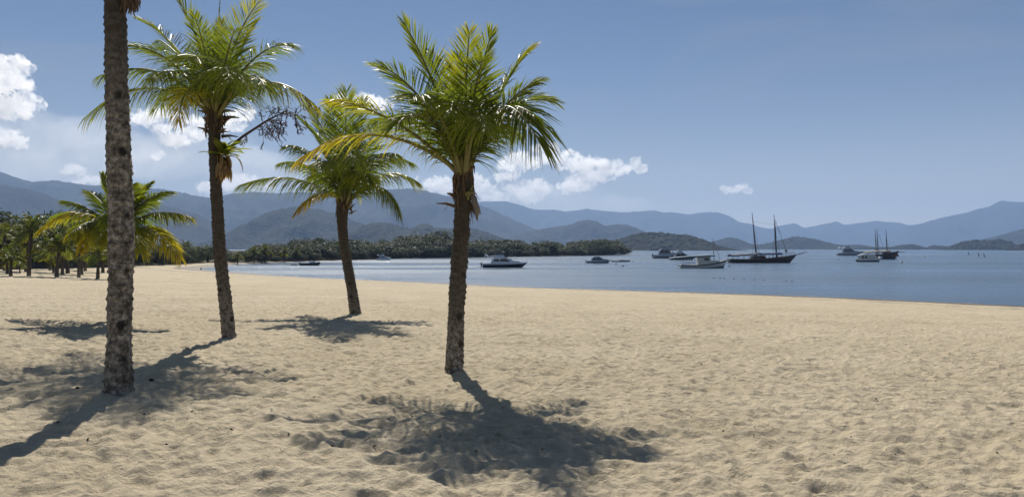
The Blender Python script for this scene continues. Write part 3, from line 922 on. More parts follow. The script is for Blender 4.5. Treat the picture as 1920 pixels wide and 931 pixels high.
D_FR = [
    ((450, 347), (545, 318), 20, 40, Hg), ((552, 402), (600, 350), 30, 70, dict(Yl, age=.6)), ((538, 272), (590, 275), 30, 60, Hg), ((528, 305), (580, 295), -40, -90, Hg), ((562, 222), (610, 270), -30, -80, dict(droop=.2)),
    ((618, 188), (635, 265), -10, -30, Up), ((682, 190), (662, 260), -20, -60, Up), ((722, 228), (685, 265), 10, 20, dict(droop=.25)), ((785, 342), (715, 300), -10, -20, dict(Hg, age=.33)),
    ((748, 404), (715, 318), 20, 50, Hg), ((742, 288), (695, 285), 50, 120, Hg), ((772, 305), (705, 280), -60, -150, Hg), ((660, 300), (655, 265), 70, 170, Hg), ((600, 310), (620, 285), 60, 150, Hg),
    ((590, 345), (605, 300), -60, -150, Hg), ((690, 340), (680, 300), 60, 130, Hg), ((580, 200), (620, 260), -60, -140, Up), ((650, 170), (648, 250), 20, 30, Up), ((700, 260), (675, 280), -70, -160, Hg),
]
palm_d, gD, uD, locD = hero_palm("coconut_palm", "coconut palm with a leaning trunk and drooping crown, farthest of the large palms from the camera",
                                 (667, 590), [(668, 591), (662, 555), (655, 515), (647, 470), (642, 430), (641, 400), (645, 372)], [23, 21, 20, 19.5, 20, 24, 25], D_FR, 37, [.3, .4, .5, .5, .55, .6, .6], defaults=dict(width=.034, n=100))

E_FR = [
    ((72, 432), (150, 372), 30, 60, dict(Yl, age=.50, tip_age=.2)), ((118, 376), (172, 385), 0, -10, Hg), ((165, 358), (200, 385), -30, -80, dict(droop=.25)), ((192, 328), (212, 380), -10, -20, Up), ((283, 344), (250, 375), -20, -50, dict(droop=.2)),
    ((316, 360), (265, 372), 10, 10, dict(droop=.25)), ((357, 406), (285, 388), 10, 20, dict(Hg, tip_age=.3)), ((338, 484), (285, 412), 30, 80, dict(Yl, age=.50, tip_age=.2)), ((105, 402), (170, 392), -60, -150, Hg), ((250, 345), (235, 375), 40, 80, Up),
    ((150, 470), (180, 412), 40, 110, dict(Yl, age=.45)), ((290, 375), (255, 385), -60, -150, Hg), ((215, 420), (220, 378), 70, 170, Hg), ((185, 455), (200, 400), 60, 150, dict(Hg, age=.4)), ((262, 470), (250, 405), 50, 140, dict(Hg, age=.42)),
    ((130, 440), (175, 400), 60, 140, dict(Hg, age=.4)),
]
palm_e, gE, uE, locE = hero_palm("coconut_palm", "coconut palm with yellow lower fronds, its trunk hidden behind the thick grey trunk",
                                 (226, 603), [(226, 604), (226, 560), (224, 510), (222, 470), (221, 434)], [22, 20, 19, 19, 22], E_FR, 41, [.3, .4, .5, .5, .5], defaults=dict(width=.036, n=100))

# the thick trunk at the left whose crown is above the picture
gA = ground_pt(221, 745)
uA = gA.y / F
root_a = empty("coconut_palm", gA)


def locA(px, py, w=0.0):
    return Vector(((px - CX) * uA - gA.x, -w * uA, CAMZ + (CY - py) * uA - gA.z))


a_px = [(221, 748), (222, 720), (224, 640), (226, 540), (228, 440), (226, 350), (222, 260), (219, 170), (217, 80), (215, 0), (214, -120), (216, -330), (224, -560)]
a_w = [57, 53, 46, 46, 47, 47, 45, 42, 41, 38, 36, 34, 36]
ptsA = [locA(*p) for p in a_px]; ptsA[0].z -= .12
new_obj("trunk", trunk_mesh(ptsA, [w * .5 * uA for w in a_w], 53, 0.10, [.04, .04, .07, .12, .20, .40, .52, .58, .6, .6, .6, .6], 40), root_a)
rs = random.Random(77)
topA = ptsA[-1]
for k in range(16):
    az = k * 2.4 + rs.uniform(-.2, .2); el = math.radians(rs.uniform(-5, 75)); L = rs.uniform(2.6, 3.2)
    d = Vector((math.cos(az) * math.cos(el), math.sin(az) * math.cos(el), math.sin(el))); h = Vector((d.x, d.y, 0))
    (V, Fc, T), rb = frond_mesh([topA, topA + d * L * .5, topA + d * L * .75 + h * L * .2 + Vector((0, 0, -.5))], n=50, leaf=.28, width=.045, rs=rs)
    f = new_obj("frond", mesh_np("frond", np.array([tuple(v) for v in V]), Fc, M_PALM, False, T), root_a)
    rb.build("midrib", M_STALK, f, True)
tag(root_a, "thick straight grey palm trunk with dark blotches, cut off by the top of the picture", "palm tree", "four coconut palms standing on the open sand")
# the shaggy tuft at its upper edge
mt = MB()
for k in range(150):
    a = locA(238 + rs.uniform(-6, 14), rs.uniform(-30, 6), rs.uniform(-16, 16))
    b = a + Vector((rs.uniform(-.02, .06), rs.uniform(-.06, .06), rs.uniform(-.20, -.05)))
    mt.tube([a, (a + b) / 2 + Vector((.01, 0, .01)), b], [.012, .010, .003], 4)
mt.build("fibre_tuft", M_FIBRE, root_a)
tag(palm_c, "bushy coconut palm in the middle, one long yellowing frond reaching over its neighbour", "palm tree", "coconut palms standing on the open sand")
tag(palm_b, "tall slim coconut palm with a bromeliad growing on its curved trunk", "palm tree", "coconut palms standing on the open sand")
tag(palm_d, "leaning coconut palm with a drooping crown overlapped by the middle palm's yellow frond", "palm tree", "coconut palms standing on the open sand")
tag(palm_e, "coconut palm with yellow lower fronds, its trunk hidden behind the thick grey trunk", "palm tree", "coconut palms standing on the open sand")
root_a["group"] = "coconut palms standing on the open sand"

# bromeliad on the slim palm
brom = empty("bromeliad", gB + locB(418, 292, 6))
tag(brom, "green bromeliad with dry brown skirt and branching flower stalk on the slim palm trunk", "bromeliad")
rs = random.Random(8)
px1 = uB


def strap(name, P, w, mat, tint, parent):
    N = 10; V = []; T = []; Fc = []
    for i in range(N + 1):
        t = i / N; p = bez(P, t); d = (bez(P, min(1, t + .02)) - bez(P, max(0, t - .02))).normalized()
        s = d.cross(Vector((0.1, 0.05, 1)));
        s = s.normalized() if s.length > 1e-3 else Vector((1, 0, 0))
        nrm = s.cross(d)
        ww = w * (0.75 + 0.5 * math.sin(math.pi * min(1, t * .9 + .1))) * (1 - t ** 6) * .5
        for e, lift in ((-1, .28), (0, 0), (1, .28)):
            V.append(p + s * ww * e + nrm * ww * lift); T.append((min(1, tint + .25 * t * t), 0, 0, 1))
    for i in range(N):
        for e in range(2):
            Fc.append((i * 3 + e, i * 3 + e + 1, i * 3 + e + 4, i * 3 + e + 3))
    return new_obj(name, mesh_np(name, np.array([tuple(v) for v in V]), Fc, mat, True, T), parent)


for k in range(22):
    az = rs.uniform(-2.2, 1.9); el = math.radians(rs.uniform(5, 75)); L = px1 * rs.uniform(42, 66)
    d = Vector((math.cos(az) * math.cos(el), math.sin(az) * math.cos(el), math.sin(el))); h = Vector((math.cos(az), math.sin(az), 0))
    strap("leaf", [Vector((0, 0, 0)), d * L * .6, d * L * .7 + h * L * .35 + Vector((0, 0, -L * rs.uniform(.05, .3)))], px1 * 10.5, M_BROM, rs.uniform(0, .6), brom)
for k in range(34):
    az = rs.uniform(-3.0, 2.6); x0 = px1 * rs.uniform(-12, 8)
    p0 = Vector((x0, px1 * rs.uniform(-10, 8), px1 * rs.uniform(-12, 2))); p2 = p0 + Vector((px1 * rs.uniform(-4, 10), px1 * rs.uniform(-8, 6), -px1 * rs.uniform(22, 50)))
    strap("dead_leaf", [p0, (p0 + p2) / 2 + Vector((px1 * 4, -px1 * 3, px1 * 4)), p2], px1 * rs.uniform(5, 9), M_DEAD, rs.random(), brom)
strap("dead_leaf", [Vector((px1 * 14, -px1 * 3, -px1 * 2)), Vector((px1 * 34, -px1 * 6, px1 * 2)), Vector((px1 * 40, -px1 * 6, -px1 * 34))], px1 * 9, M_DEAD, .2, brom)


def brel(px, py, w=0):
    return locB(px, py, w) - locB(418, 292, 6)


stalk = MB()
axis = [brel(436, 272), brel(455, 256), brel(475, 243), brel(490, 233), brel(506, 223), brel(525, 214), brel(545, 212), brel(562, 219)]
stalk.tube(axis, [.030, .026, .024, .022, .018, .014, .010, .005], 6)
st_o = stalk.build("flower_stalk", M_STEM, brom, True)
tw = MB()
for k in range(34):
    t = rs.uniform(.22, 1.0); i = min(len(axis) - 2, int(t * (len(axis) - 1))); p = axis[i].lerp(axis[i + 1], t * (len(axis) - 1) - i)
    d = Vector((rs.uniform(-.2, 1), rs.uniform(-.9, .9), rs.uniform(-1.0, .75))).normalized(); L = px1 * rs.uniform(20, 44)
    e = p + d * L + Vector((0, 0, -L * .25))
    tw.tube([p, p + d * L * .5, e], [.008, .006, .003], 3)
    for q in range(9):
        tt = rs.uniform(.25, 1); b = p.lerp(e, tt) + d * 0.0
        d2 = (d + Vector((rs.uniform(-1, 1), rs.uniform(-1, 1), rs.uniform(-1.2, .6)))).normalized(); l2 = px1 * rs.uniform(5, 12)
        tw.tube([b, b + d2 * l2], [.006, .004], 3)
        for q2 in range(2):
            b2 = b + d2 * l2 * rs.uniform(.4, 1); d3 = (d2 + Vector((rs.uniform(-1, 1), rs.uniform(-1, 1), rs.uniform(-1, .4)))).normalized()
            tw.tube([b2, b2 + d3 * l2 * .5], [.006, .004], 3)
tw.build("flower_twigs", M_STEM, st_o)

# ------------------------------------------------------------------ the grove of young palms at the left
def grove_proto(seed, H, lean, nf, flen, age):
    rs = random.Random(seed)
    root = empty("young_palm", (0, 0, 0))
    pts = [Vector((0, 0, -.1)), Vector((lean * .25, 0, H * .33)), Vector((lean * .6, .05, H * .66)), Vector((lean, 0, H))]
    new_obj("trunk", trunk_mesh(pts, [.13, .095, .085, .11], seed, .09, [.3, .5, .5, .6], 12), root)
    top = pts[-1]
    for k in range(nf):
        az = k * 2.39996 + rs.uniform(-.25, .25); fr = k / (nf - 1)
        el = math.radians(78 - 88 * fr ** .9 + rs.uniform(-8, 8)); L = flen * rs.uniform(.85, 1.1)
        d = Vector((math.cos(az) * math.cos(el), math.sin(az) * math.cos(el), math.sin(el))); h = Vector((math.cos(az), math.sin(az), 0))
        tip = top + d * L * .72 + h * L * .22 + Vector((0, 0, -L * (.10 + .30 * fr)))
        (V, Fc, T), rb = frond_mesh([top, top + d * L * .5, tip], n=40, leaf=.27, width=.05, age=age - .06 + .22 * fr * rs.random(), tip_age=.08 + .2 * fr, droop=.2 + .4 * fr, r0=.03, rs=rs)
        f = new_obj("frond", mesh_np("frond", np.array([tuple(v) for v in V]), Fc, M_PALMF, False, T), root)
        rb.build("midrib", M_STALK, f, True)
    return root


PROTO = [grove_proto(201, 2.3, .10, 17, 1.55, .22), grove_proto(202, 1.5, -.12, 16, 1.5, .18), grove_proto(203, 1.0, .05, 14, 1.25, .28)]
PUSED = [False, False, False]
# (base px, crown-base px y, prototype, turn, label)
GROVE = [
    ((54, 519), 432, 0, 0.3, "tallest young palm of the beach grove, far left"),
    ((20, 518), 486, 2, 1.0, "short young palm with the lowest crown, left of the tall grove palm"),
    ((14, 514), 482, 2, 2.6, "short palm half hidden at the left edge of the grove"),
    ((106, 520), 462, 1, 4.2, "dark green grove palm with a bent trunk, right of the tallest grove palm"),
    ((101, 512), 472, 1, 0.6, "short grove palm just behind the dark green bent one"),
    ((117, 515), 468, 1, 2.2, "slim upright grove palm third behind the dark green bent one"),
    ((127, 513), 474, 2, 3.3, "small grove palm between two slim trunks, under the yellow frond"),
    ((148, 521), 450, 0, 5.1, "tall grove palm directly under the drooping yellow frond"),
    ((153, 516), 466, 1, 1.3, "short palm touching the trunk of the palm under the yellow frond"),
    ((183, 524), 478, 1, 2.9, "stout dark grove palm closest to the thick grey trunk"),
    ((193, 512), 480, 2, 4.4, "small distant palm just left of the thick grey trunk"),
    ((94, 507), 478, 2, 5.5, "little palm at the back of the grove near the dark wall"),
    ((37, 513), 500, 2, 0.9, "bright green palm sapling beside the tall grove palm"),
    ((49, 510), 455, 1, 3.9, "palm standing behind the tallest grove palm's trunk"),
    ((8, 508), 440, 0, 2.0, "palm at the picture's left edge in front of the trees"),
    ((160, 508), 462, 1, 0.1, "grove palm at the back by the wall, behind the yellow frond"),
]
PH = [2.3, 1.5, 1.0]
for base, cy, pi, rz, lb in GROVE:
    g = ground_pt(*base)
    hpx = base[1] - cy
    H = hpx * g.y / F
    o = PROTO[pi] if not PUSED[pi] else copy_tree(PROTO[pi])
    PUSED[pi] = True
    o.location = g; o.rotation_euler = (0, 0, rz); s = max(.45, H / PH[pi])
    o.scale = (s * 1.05, s * 1.05, s) if s < 1.4 else (s * .9, s * .9, s)
    tag(o, lb, "palm tree", "young palms in the grove")

# ------------------------------------------------------------------ broadleaf trees and bushes
def tree_proto(name, seed, H, W, nclump, per, leaf, trunk_h, flat=1.0, wild=0.3):
    rs = random.Random(seed); nr = np.random.default_rng(seed)
    root = empty(name, (0, 0, 0))
    m = MB()
    r = H * .022
    fork = Vector((rs.uniform(-.03, .03) * H, rs.uniform(-.03, .03) * H, trunk_h))
    m.tube([Vector((0, 0, -.3)), Vector((0, 0, trunk_h * .5)), fork], [r * 1.5, r * 1.1, r], 7)
    V = []; Fc = []; T = []
    cz = (H + trunk_h * .8) / 2; hz_ = (H - trunk_h * .8) / 2
    for k in range(nclump):
        while True:
            p = nr.uniform(-1, 1, 3)
            if .25 < np.dot(p, p) < 1.0: break
        c = np.array([p[0] * W * .5, p[1] * W * .5, cz + p[2] * hz_ * .85]) * np.array([1, 1, 1])
        cr = W * nr.uniform(.14, .26)
        if k % 2 == 0:
            m.tube([fork, Vector(c) * .5 + fork * .5 + Vector((0, 0, -.03 * H)), Vector(c)], [r * .7, r * .4, r * .12], 5)
        d = nr.normal(size=(per, 3)); d /= np.linalg.norm(d, axis=1)[:, None]
        rad = cr * nr.uniform(.55, 1.12, per)
        pos = c + d * rad[:, None] * np.array([1.15, 1.15, .80 * flat])
        n2 = d * .6 + nr.normal(size=(per, 3)) * .55 + np.array([0, 0, .35]); n2 /= np.linalg.norm(n2, axis=1)[:, None]
        a = np.cross(n2, nr.normal(size=(per, 3))); a /= np.linalg.norm(a, axis=1)[:, None]
        b = np.cross(n2, a)
        ls = leaf * nr.uniform(.6, 1.4, per)[:, None]
        base = len(V)
        q = np.stack([pos - a * ls, pos - b * ls * .45, pos + a * ls, pos + b * ls * .45], 1).reshape(-1, 3)
        V += list(map(tuple, q))
        tc = nr.uniform(0, 1) * .6
        tt = np.clip(tc + nr.uniform(0, .4, per), 0, 1)
        for e in range(per):
            Fc.append((base + 4 * e, base + 4 * e + 1, base + 4 * e + 2, base + 4 * e + 3)); T += [(tt[e], 0, 0, 1)] * 4
    m.build("trunk", M_WOOD, root, True)
    new_obj("crown", mesh_np("crown", np.array(V), Fc, M_LEAF, False, T), root)
    return root


TP = [tree_proto("broadleaf_tree", 301, 9, 9.0, 34, 90, .34, 2.2), tree_proto("broadleaf_tree", 302, 8, 10.5, 38, 90, .34, 1.6, .9),
      tree_proto("broadleaf_tree", 303, 11, 8.0, 30, 85, .33, 4.0), tree_proto("broadleaf_tree", 304, 7, 8.5, 34, 90, .32, 1.0),
      tree_proto("broadleaf_tree", 305, 12, 7.0, 16, 70, .33, 6.5)]
TH = [9, 8, 11, 7, 12]
TU = [False] * 5


def place_tree(pi, loc, h, rz, label, group, cat="tree", name=None, wide=1.0):
    o = TP[pi] if not TU[pi] else copy_tree(TP[pi])
    TU[pi] = True
    s = h / TH[pi]
    o.location = loc; o.rotation_euler = (0, 0, rz); o.scale = (s * wide, s * wide, s)
    if name: o.name = name
    tag(o, label, cat, group)
    return o


def gz(x, y):
    return float(z_ground(x, y)[0])


# wooded headland: tree tops follow the outline in the photograph
TOP_X = [425, 445, 470, 500, 520, 545, 562, 590, 612, 640, 670, 700, 730, 760, 790, 815, 830, 850, 880, 910, 940, 965, 990, 1010, 1030, 1060, 1085, 1110, 1140, 1160, 1176, 1184]
TOP_Y = [478, 471, 463, 455, 458, 461, 450, 447, 447, 452, 450, 449, 446, 444, 441, 436, 441, 446, 448, 450, 447, 449, 456, 459, 452, 456, 453, 450, 451, 456, 462, 470]
WX = [p[0] for p in FAR_PX]; WY = [p[1] for p in FAR_PX]
rs = random.Random(909)
G_H = "trees of the wooded headland"
L_H = "dark broadleaf tree in the wooded headland across the water"
for row, (back, jit, hk) in enumerate(((5, 2.5, .52), (13, 3, .80), (24, 4, .98), (38, 6, 1.0))):
    px = 432.0 + row * 5
    while px < 1182:
        wy = np.interp(px, WX, WY); d0 = CAMZ * F / (wy - CY)
        y = d0 + back + rs.uniform(-jit, jit)
        x = (px - CX) / F * y
        top = np.interp(px, TOP_X, TOP_Y)
        hmax = CAMZ + (CY - top) / F * y
        g = gz(x, y)
        h = (hmax - g) * hk * (rs.uniform(.86, 1.04) if row < 2 else rs.choice((rs.uniform(.72, .92), rs.uniform(.92, 1.12))))
        if row == 0 and px < 620: h *= .7
        step = rs.uniform(18, 27) * 300 / y * (.75 if px < 560 else 1.0)
        if float(shore_s(x, y)) > 1.5 and h > 1.2:
            pi = rs.choice([0, 1, 1, 3, 3, 0, 2]) if row > 1 else rs.choice([1, 3, 3])
            place_tree(pi, (x, y, g), h, rs.uniform(0, 6.28), L_H, G_H, wide=rs.uniform(1.05, 1.5) * (1.15 if row < 2 else 1))
        px += step
# the emergent trees that stand above the wood
for (px, ty, pi, back, lb, wd) in ((812, 436, 4, 30, "slender tree with a small round crown standing above the wooded headland", .8),
                                   (832, 430, 4, 32, "tallest feathery tree of the wooded headland, left of the middle palm's trunk", 1.25),
                                   (1133, 447, 4, 26, "thin tree poking above the seaward end of the wooded headland", .7),
                                   (1115, 449, 2, 26, "round topped tree near the seaward end of the wooded headland", 1.0),
                                   (1003, 452, 4, 22, "lone small tree in the dip of the wooded headland's outline", .8)):
    wy = np.interp(px, WX, WY); y = CAMZ * F / (wy - CY) + back; x = (px - CX) / F * y; g = gz(x, y)
    place_tree(pi, (x, y, g), CAMZ + (CY - ty) / F * y - g, rs.uniform(0, 6), lb, G_H, wide=wd)
# palms on the shore of the headland
for k, (px, cy, rz, lb) in enumerate(((477, 472, .5, "leftmost of the small palms on the far shore"), (497, 470, 2.1, "second small palm on the far shore, beside the leftmost one"), (533, 472, 4.0, "small palm in the middle of the far shore palms"),
                                      (556, 473, 5.2, "small palm on the far shore above the moored dark boat"), (585, 478, 1.2, "rightmost small palm on the far shore, near the leaning palm's trunk"), (445, 480, 3.3, "palm near the far corner of the beach"))):
    wy = np.interp(px, WX, WY); y = CAMZ * F / (wy - CY) + 4.5; x = (px - CX) / F * y; g = gz(x, y)
    o = copy_tree(PROTO[1]); s = max(.6, (CAMZ + (CY - cy) / F * y - g) / 1.5)
    o.location = (x, y, g); o.rotation_euler = (0, 0, rz); o.scale = (s * .9, s * .9, s)
    tag(o, lb, "palm tree", "palms on the far shore")

# trees and bushes behind the beach at the left
def back_pt(px, py):
    return ground_pt(px, py)


rs = random.Random(515)
LBK = "dark broadleaf tree in the belt behind the palm grove"
for (px, py, ty, pi, wd) in ((-20, 503, 398, 0, 1.2), (25, 502, 405, 1, 1.1), (62, 501, 412, 3, 1.1), (100, 501, 402, 0, 1.1), (132, 500, 408, 1, 1.1), (165, 500, 420, 3, 1.1), (196, 499, 430, 1, 1.2), (225, 498, 440, 0, 1.1),
                             (10, 504, 440, 3, 1.2), (80, 503, 445, 1, 1.2), (140, 502, 450, 3, 1.2), (45, 503, 440, 1, 1.1), (185, 501, 455, 3, 1.2), (112, 503, 452, 3, 1.2)):
    g = back_pt(px, py); h = (py - ty) * g.y / F
    place_tree(pi, g, h, rs.uniform(0, 6), LBK, "trees behind the palm grove", wide=wd)
LB2 = "low dark tree along the far end of the beach"
for (px, py, ty, pi, wd) in ((252, 497, 462, 1, 1.2), (275, 496, 455, 3, 1.2), (298, 496, 460, 1, 1.2), (320, 495, 462, 3, 1.1), (347, 493, 458, 0, 1.2), (368, 492, 462, 1, 1.2), (388, 491, 463, 3, 1.2), (408, 490.5, 466, 1, 1.3), (335, 494, 470, 3, 1.3), (285, 496, 472, 3, 1.3), (425, 490, 474, 3, 1.2)):
    g = back_pt(px, py); h = (py - ty) * g.y / F
    place_tree(pi, g, h, rs.uniform(0, 6), LB2, "trees along the far end of the beach", wide=wd)
for (px, cy, py, rz, lb) in ((352, 466, 492, .4, "feathery palm at the far end of the beach, beside the slim palm's trunk"), (330, 470, 494, 2.2, "palm among the low trees right of the yellow frond tip"), (390, 470, 491, 3.8, "palm at the far end of the beach nearest the water"), (372, 478, 492, 5.0, "short palm at the far end of the beach behind the bushes")):
    g = back_pt(px, py); o = copy_tree(PROTO[1]); s = (py - cy) * g.y / F / 1.5
    o.location = g; o.rotation_euler = (0, 0, rz); o.scale = (s, s, s); tag(o, lb, "palm tree", "palms at the far end of the beach")
BP = tree_proto("bush", 401, 1.4, 2.4, 22, 60, .11, .15)
bu = False
for (px, py, w) in ((258, 497.5, 22), (345, 494, 12), (358, 493.5, 16), (372, 493, 15), (330, 495, 14), (300, 497, 18), (280, 497.5, 15), (318, 496, 14), (240, 499, 20), (215, 500, 18)):
    g = back_pt(px, py); o = copy_tree(BP) if bu else BP; bu = True
    s = w * g.y / F / 2.4; o.location = g; o.rotation_euler = (0, 0, rs.uniform(0, 6)); o.scale = (s, s, s * .95)
    tag(o, "round grey green bush at the top edge of the sand", "bush", "bushes at the top of the beach")

# low dark wall with pillars behind the grove
M_WALL = paint("dark_wall", (0.06, 0.06, 0.065), .9, 0, .3, 1.5)
wa, wb = back_pt(-30, 505.5), back_pt(205, 500.5)
wroot = empty("garden_wall", wa)
tag(wroot, "low dark wall with pillars behind the palm grove", "wall")
vec = wb - wa; nseg = 14
hgt = 12 * wa.y / F
for k in range(nseg):
    a = vec * (k / nseg); b = vec * ((k + 1) / nseg)
    dirv = vec.normalized(); nrm = Vector((-dirv.y, dirv.x, 0)) * .08
    m = MB()
    za, zb = gz(*(wa + a)[:2]) - wa.z - .3, gz(*(wa + b)[:2]) - wa.z - .3
    q = [(a + dirv * .16, za), (b - dirv * .16, zb)]
    vs = []
    for (p, z0), s in ((q[0], 1), (q[1], 1)):
        vs += [(p.x + nrm.x, p.y + nrm.y, z0), (p.x - nrm.x, p.y - nrm.y, z0), (p.x + nrm.x, p.y + nrm.y, z0 + .3 + hgt), (p.x - nrm.x, p.y - nrm.y, z0 + .3 + hgt)]
    m.add(vs, [(0, 1, 3, 2), (4, 6, 7, 5), (0, 2, 6, 4), (1, 5, 7, 3), (2, 3, 7, 6), (0, 4, 5, 1)])
    m.build("panel", M_WALL, wroot)
    m = MB(); m.box(a.x - .18, a.x + .18, a.y - .18, a.y + .18, za, za + .42 + hgt); m.build("pillar", M_WALL, wroot)

# ------------------------------------------------------------------ boats
M_WHITE = paint("boat_white", (0.74, 0.75, 0.76), .25, 0, .06)
M_NAVY = paint("navy_hull", (0.012, 0.020, 0.035), .18, 0, .2)
M_GREY = paint("boat_grey", (0.22, 0.24, 0.27), .35, 0, .15)
M_GLASS = paint("smoked_glass", (0.012, 0.015, 0.02), .08, 0, .2)
M_BLACKH = paint("tarred_hull", (0.022, 0.017, 0.015), .55, 0, .4, 1.2)
M_BROWN = paint("varnished_wood", (0.10, 0.045, 0.022), .45, 0, .3, 2)
M_SPAR = paint("spar_wood", (0.09, 0.06, 0.04), .6, 0, .3, 2)
M_AWN = paint("awning_canvas", (0.15, 0.15, 0.17), .8, 0, .2)
M_AWNB = paint("blue_awning", (0.05, 0.08, 0.17), .8, 0, .2)
M_CREAM = paint("cream_cabin", (0.56, 0.54, 0.47), .5, 0, .12)
M_GRN = paint("dark_green_band", (0.02, 0.045, 0.04), .4, 0, .2)
M_ROPE = paint("rigging_rope", (0.05, 0.045, 0.04), .9)
M_BEIGE = paint("beige_awning", (0.45, 0.38, 0.28), .8, 0, .12)
M_BUOY = paint("buoy_plastic", (0.55, 0.54, 0.50), .4, 0, .2)
M_DARK = paint("dark_rubber", (0.02, 0.02, 0.022), .6)


def hull_mesh(L, beam, fs, fb, draft=.35, rake=.12, stern=.85, z0=None, z1=None, flare=.82, n=18, sheer_dip=.06):
    """lofted hull from stern (-L/2) to bow (+L/2); z0,z1 as 0..1 cut out a band of the side"""
    m = MB()
    rows = 7
    V = []
    for i in range(n + 1):
        t = i / n
        b = beam * .5 * (stern + (1 - stern) * min(1, t / .35)) * (1 - max(0, (t - .45) / .55) ** 2.2)
        top = fs + (fb - fs) * t ** 2 - sheer_dip * L * .12 * math.sin(math.pi * t)
        for side in (-1, 1):
            for j in range(rows):
                e = j / (rows - 1)
                if z0 is not None: e = z0 + (z1 - z0) * e
                z = -draft + (top + draft) * e
                hb = b * (flare + (1 - flare) * e) * min(1.0, (e + .02) * 3.2) ** .6
                if z0 is not None: hb += .012
                zn = (z + draft) / (fb + draft)
                x = -L / 2 + t * (L - rake * L * (1 - zn) * t ** 2)
                V.append((x, side * hb, z))
    w = 2 * rows
    Fc = []
    for i in range(n):
        for side in (0, 1):
            for j in range(rows - 1):
                a = i * w + side * rows + j
                Fc.append((a, a + w, a + w + 1, a + 1))
    if z0 is None:
        for i in range(n):      # deck a little below the rail, and keel
            a = i * w + rows - 1; b2 = i * w + 2 * rows - 1
            Fc.append((a, a + w, b2 + w, b2)); Fc.append((i * w, i * w + rows, i * w + w + rows, i * w + w))
        Fc.append(tuple(range(0, rows)) + tuple(range(2 * rows - 1, rows - 1, -1)))
    m.add(V, Fc)
    return m


def boat_root(name, px, py, label, rz=0.0, group="boats moored in the bay"):
    p = water_pt(px, py)
    o = empty(name, (p.x, p.y, 0), rz); tag(o, label, "boat", group)
    return o, p.y / F


def win(root, parent, prof, hw):
    for sgn in (-1, 1):
        m = MB(); m.prism(prof, .012, None, sgn * hw); m.build("window", M_GLASS, parent)


def motor_yacht(px0, px1, py, label, name="motor_yacht", hullm=None, fly=True, hi=1.0, cover=None, rz=0.0, platform=True):
    root, u = boat_root(name, (px0 + px1) / 2, py, label, rz)
    L = (px1 - px0) * u; s = L / 9.1
    Z = s * hi
    hullm = hullm or M_NAVY
    b = 3.1 * s
    h = hull_mesh(L, b, .80 * Z, 1.10 * Z, .35 * s, .17, .9).build("hull", hullm, root, True)
    hull_mesh(L, b, .80 * Z, 1.10 * Z, .35 * s, .17, .9, .86, 1.01).build("gunwale_stripe", M_WHITE if hullm is not M_WHITE else M_GREY, h, True)
    if platform:
        m = MB(); m.box(-L / 2 - .75 * s, -L / 2 + .02, -b * .36, b * .36, .12 * Z, .22 * Z); m.build("swim_platform", M_WHITE, root)
        m = MB(); m.box(-L / 2 - .38 * s, -L / 2 - .16 * s, -.16 * s, .16 * s, .22 * Z, .78 * Z); m.box(-L / 2 - .48 * s, -L / 2 - .10 * s, -.2 * s, .2 * s, .66 * Z, .95 * Z); m.build("outboard_motor", M_DARK, root)
    P = lambda xs: [((x - 1010) / 1260 * L, (600 - z) / 1260 * 9.1 * Z) for x, z in xs]
    cab = MB().prism(P([(600, 500), (640, 372), (740, 305), (960, 295), (1200, 400), (1400, 425), (1500, 470), (1500, 490)]), b * .36, b * .27).build("cabin", M_WHITE if hullm is not M_GREY else M_GREY, root)
    win(root, cab, P([(680, 430), (715, 365), (840, 365), (840, 430)]), b * .332)
    win(root, cab, P([(865, 430), (865, 365), (1000, 350), (1130, 405), (1130, 430)]), b * .332)
    m = MB(); m.prism(P([(972, 284), (1205, 392), (1195, 402), (962, 294)]), b * .24, b * .22); m.build("windscreen", M_GLASS, cab)
    if fly:
        fb = MB().prism(P([(420, 275), (520, 305), (980, 290), (960, 262), (740, 262), (520, 288), (440, 262)]), b * .34).build("flybridge", M_WHITE, root)
        m = MB(); m.prism(P([(760, 262), (800, 225), (930, 225), (985, 275), (960, 275), (920, 262)]), b * .26, b * .22); m.build("flybridge_console", M_GREY, fb)
        m = MB()
        for x in (745, 935):
            for sy in (-1, 1):
                a = P([(x, 265)])[0]; c = P([(x + 8, 182)])[0]; m.tube([(a[0], sy * b * .28, a[1]), (c[0], sy * b * .28, c[1])], .03 * s, 5)
        m.build("awning_frame", M_GREY, fb)
        m = MB(); m.prism(P([(720, 188), (780, 172), (900, 172), (970, 188), (900, 180), (780, 180)]), b * .30); m.build("sun_awning", cover or M_AWNB, fb)
        m = MB(); m.prism(P([(470, 262), (440, 225), (480, 225), (540, 285)]), b * .30); m.build("radar_arch", M_WHITE, fb)
    m = MB()
    for k in range(6):
        x = L * (.16 + .055 * k); z = 1.0 * Z + .12 * Z * k / 5
        for sy in (-1, 1):
            w = b * .42 * (1 - max(0, ((x / L + .5) - .45) / .55) ** 2.2) / .84 * .84
            m.tube([(x, sy * w, z - .1), (x, sy * w, z + .45 * s)], .018 * s, 4)
            if k:
                m.tube([pv[sy], (x, sy * w, z + .45 * s)], .018 * s, 4)
            if k == 0: pv = {} if sy == -1 else pv
            pv[sy] = (x, sy * w, z + .45 * s)
    m.build("bow_rail", M_WHITE, root)
    return root


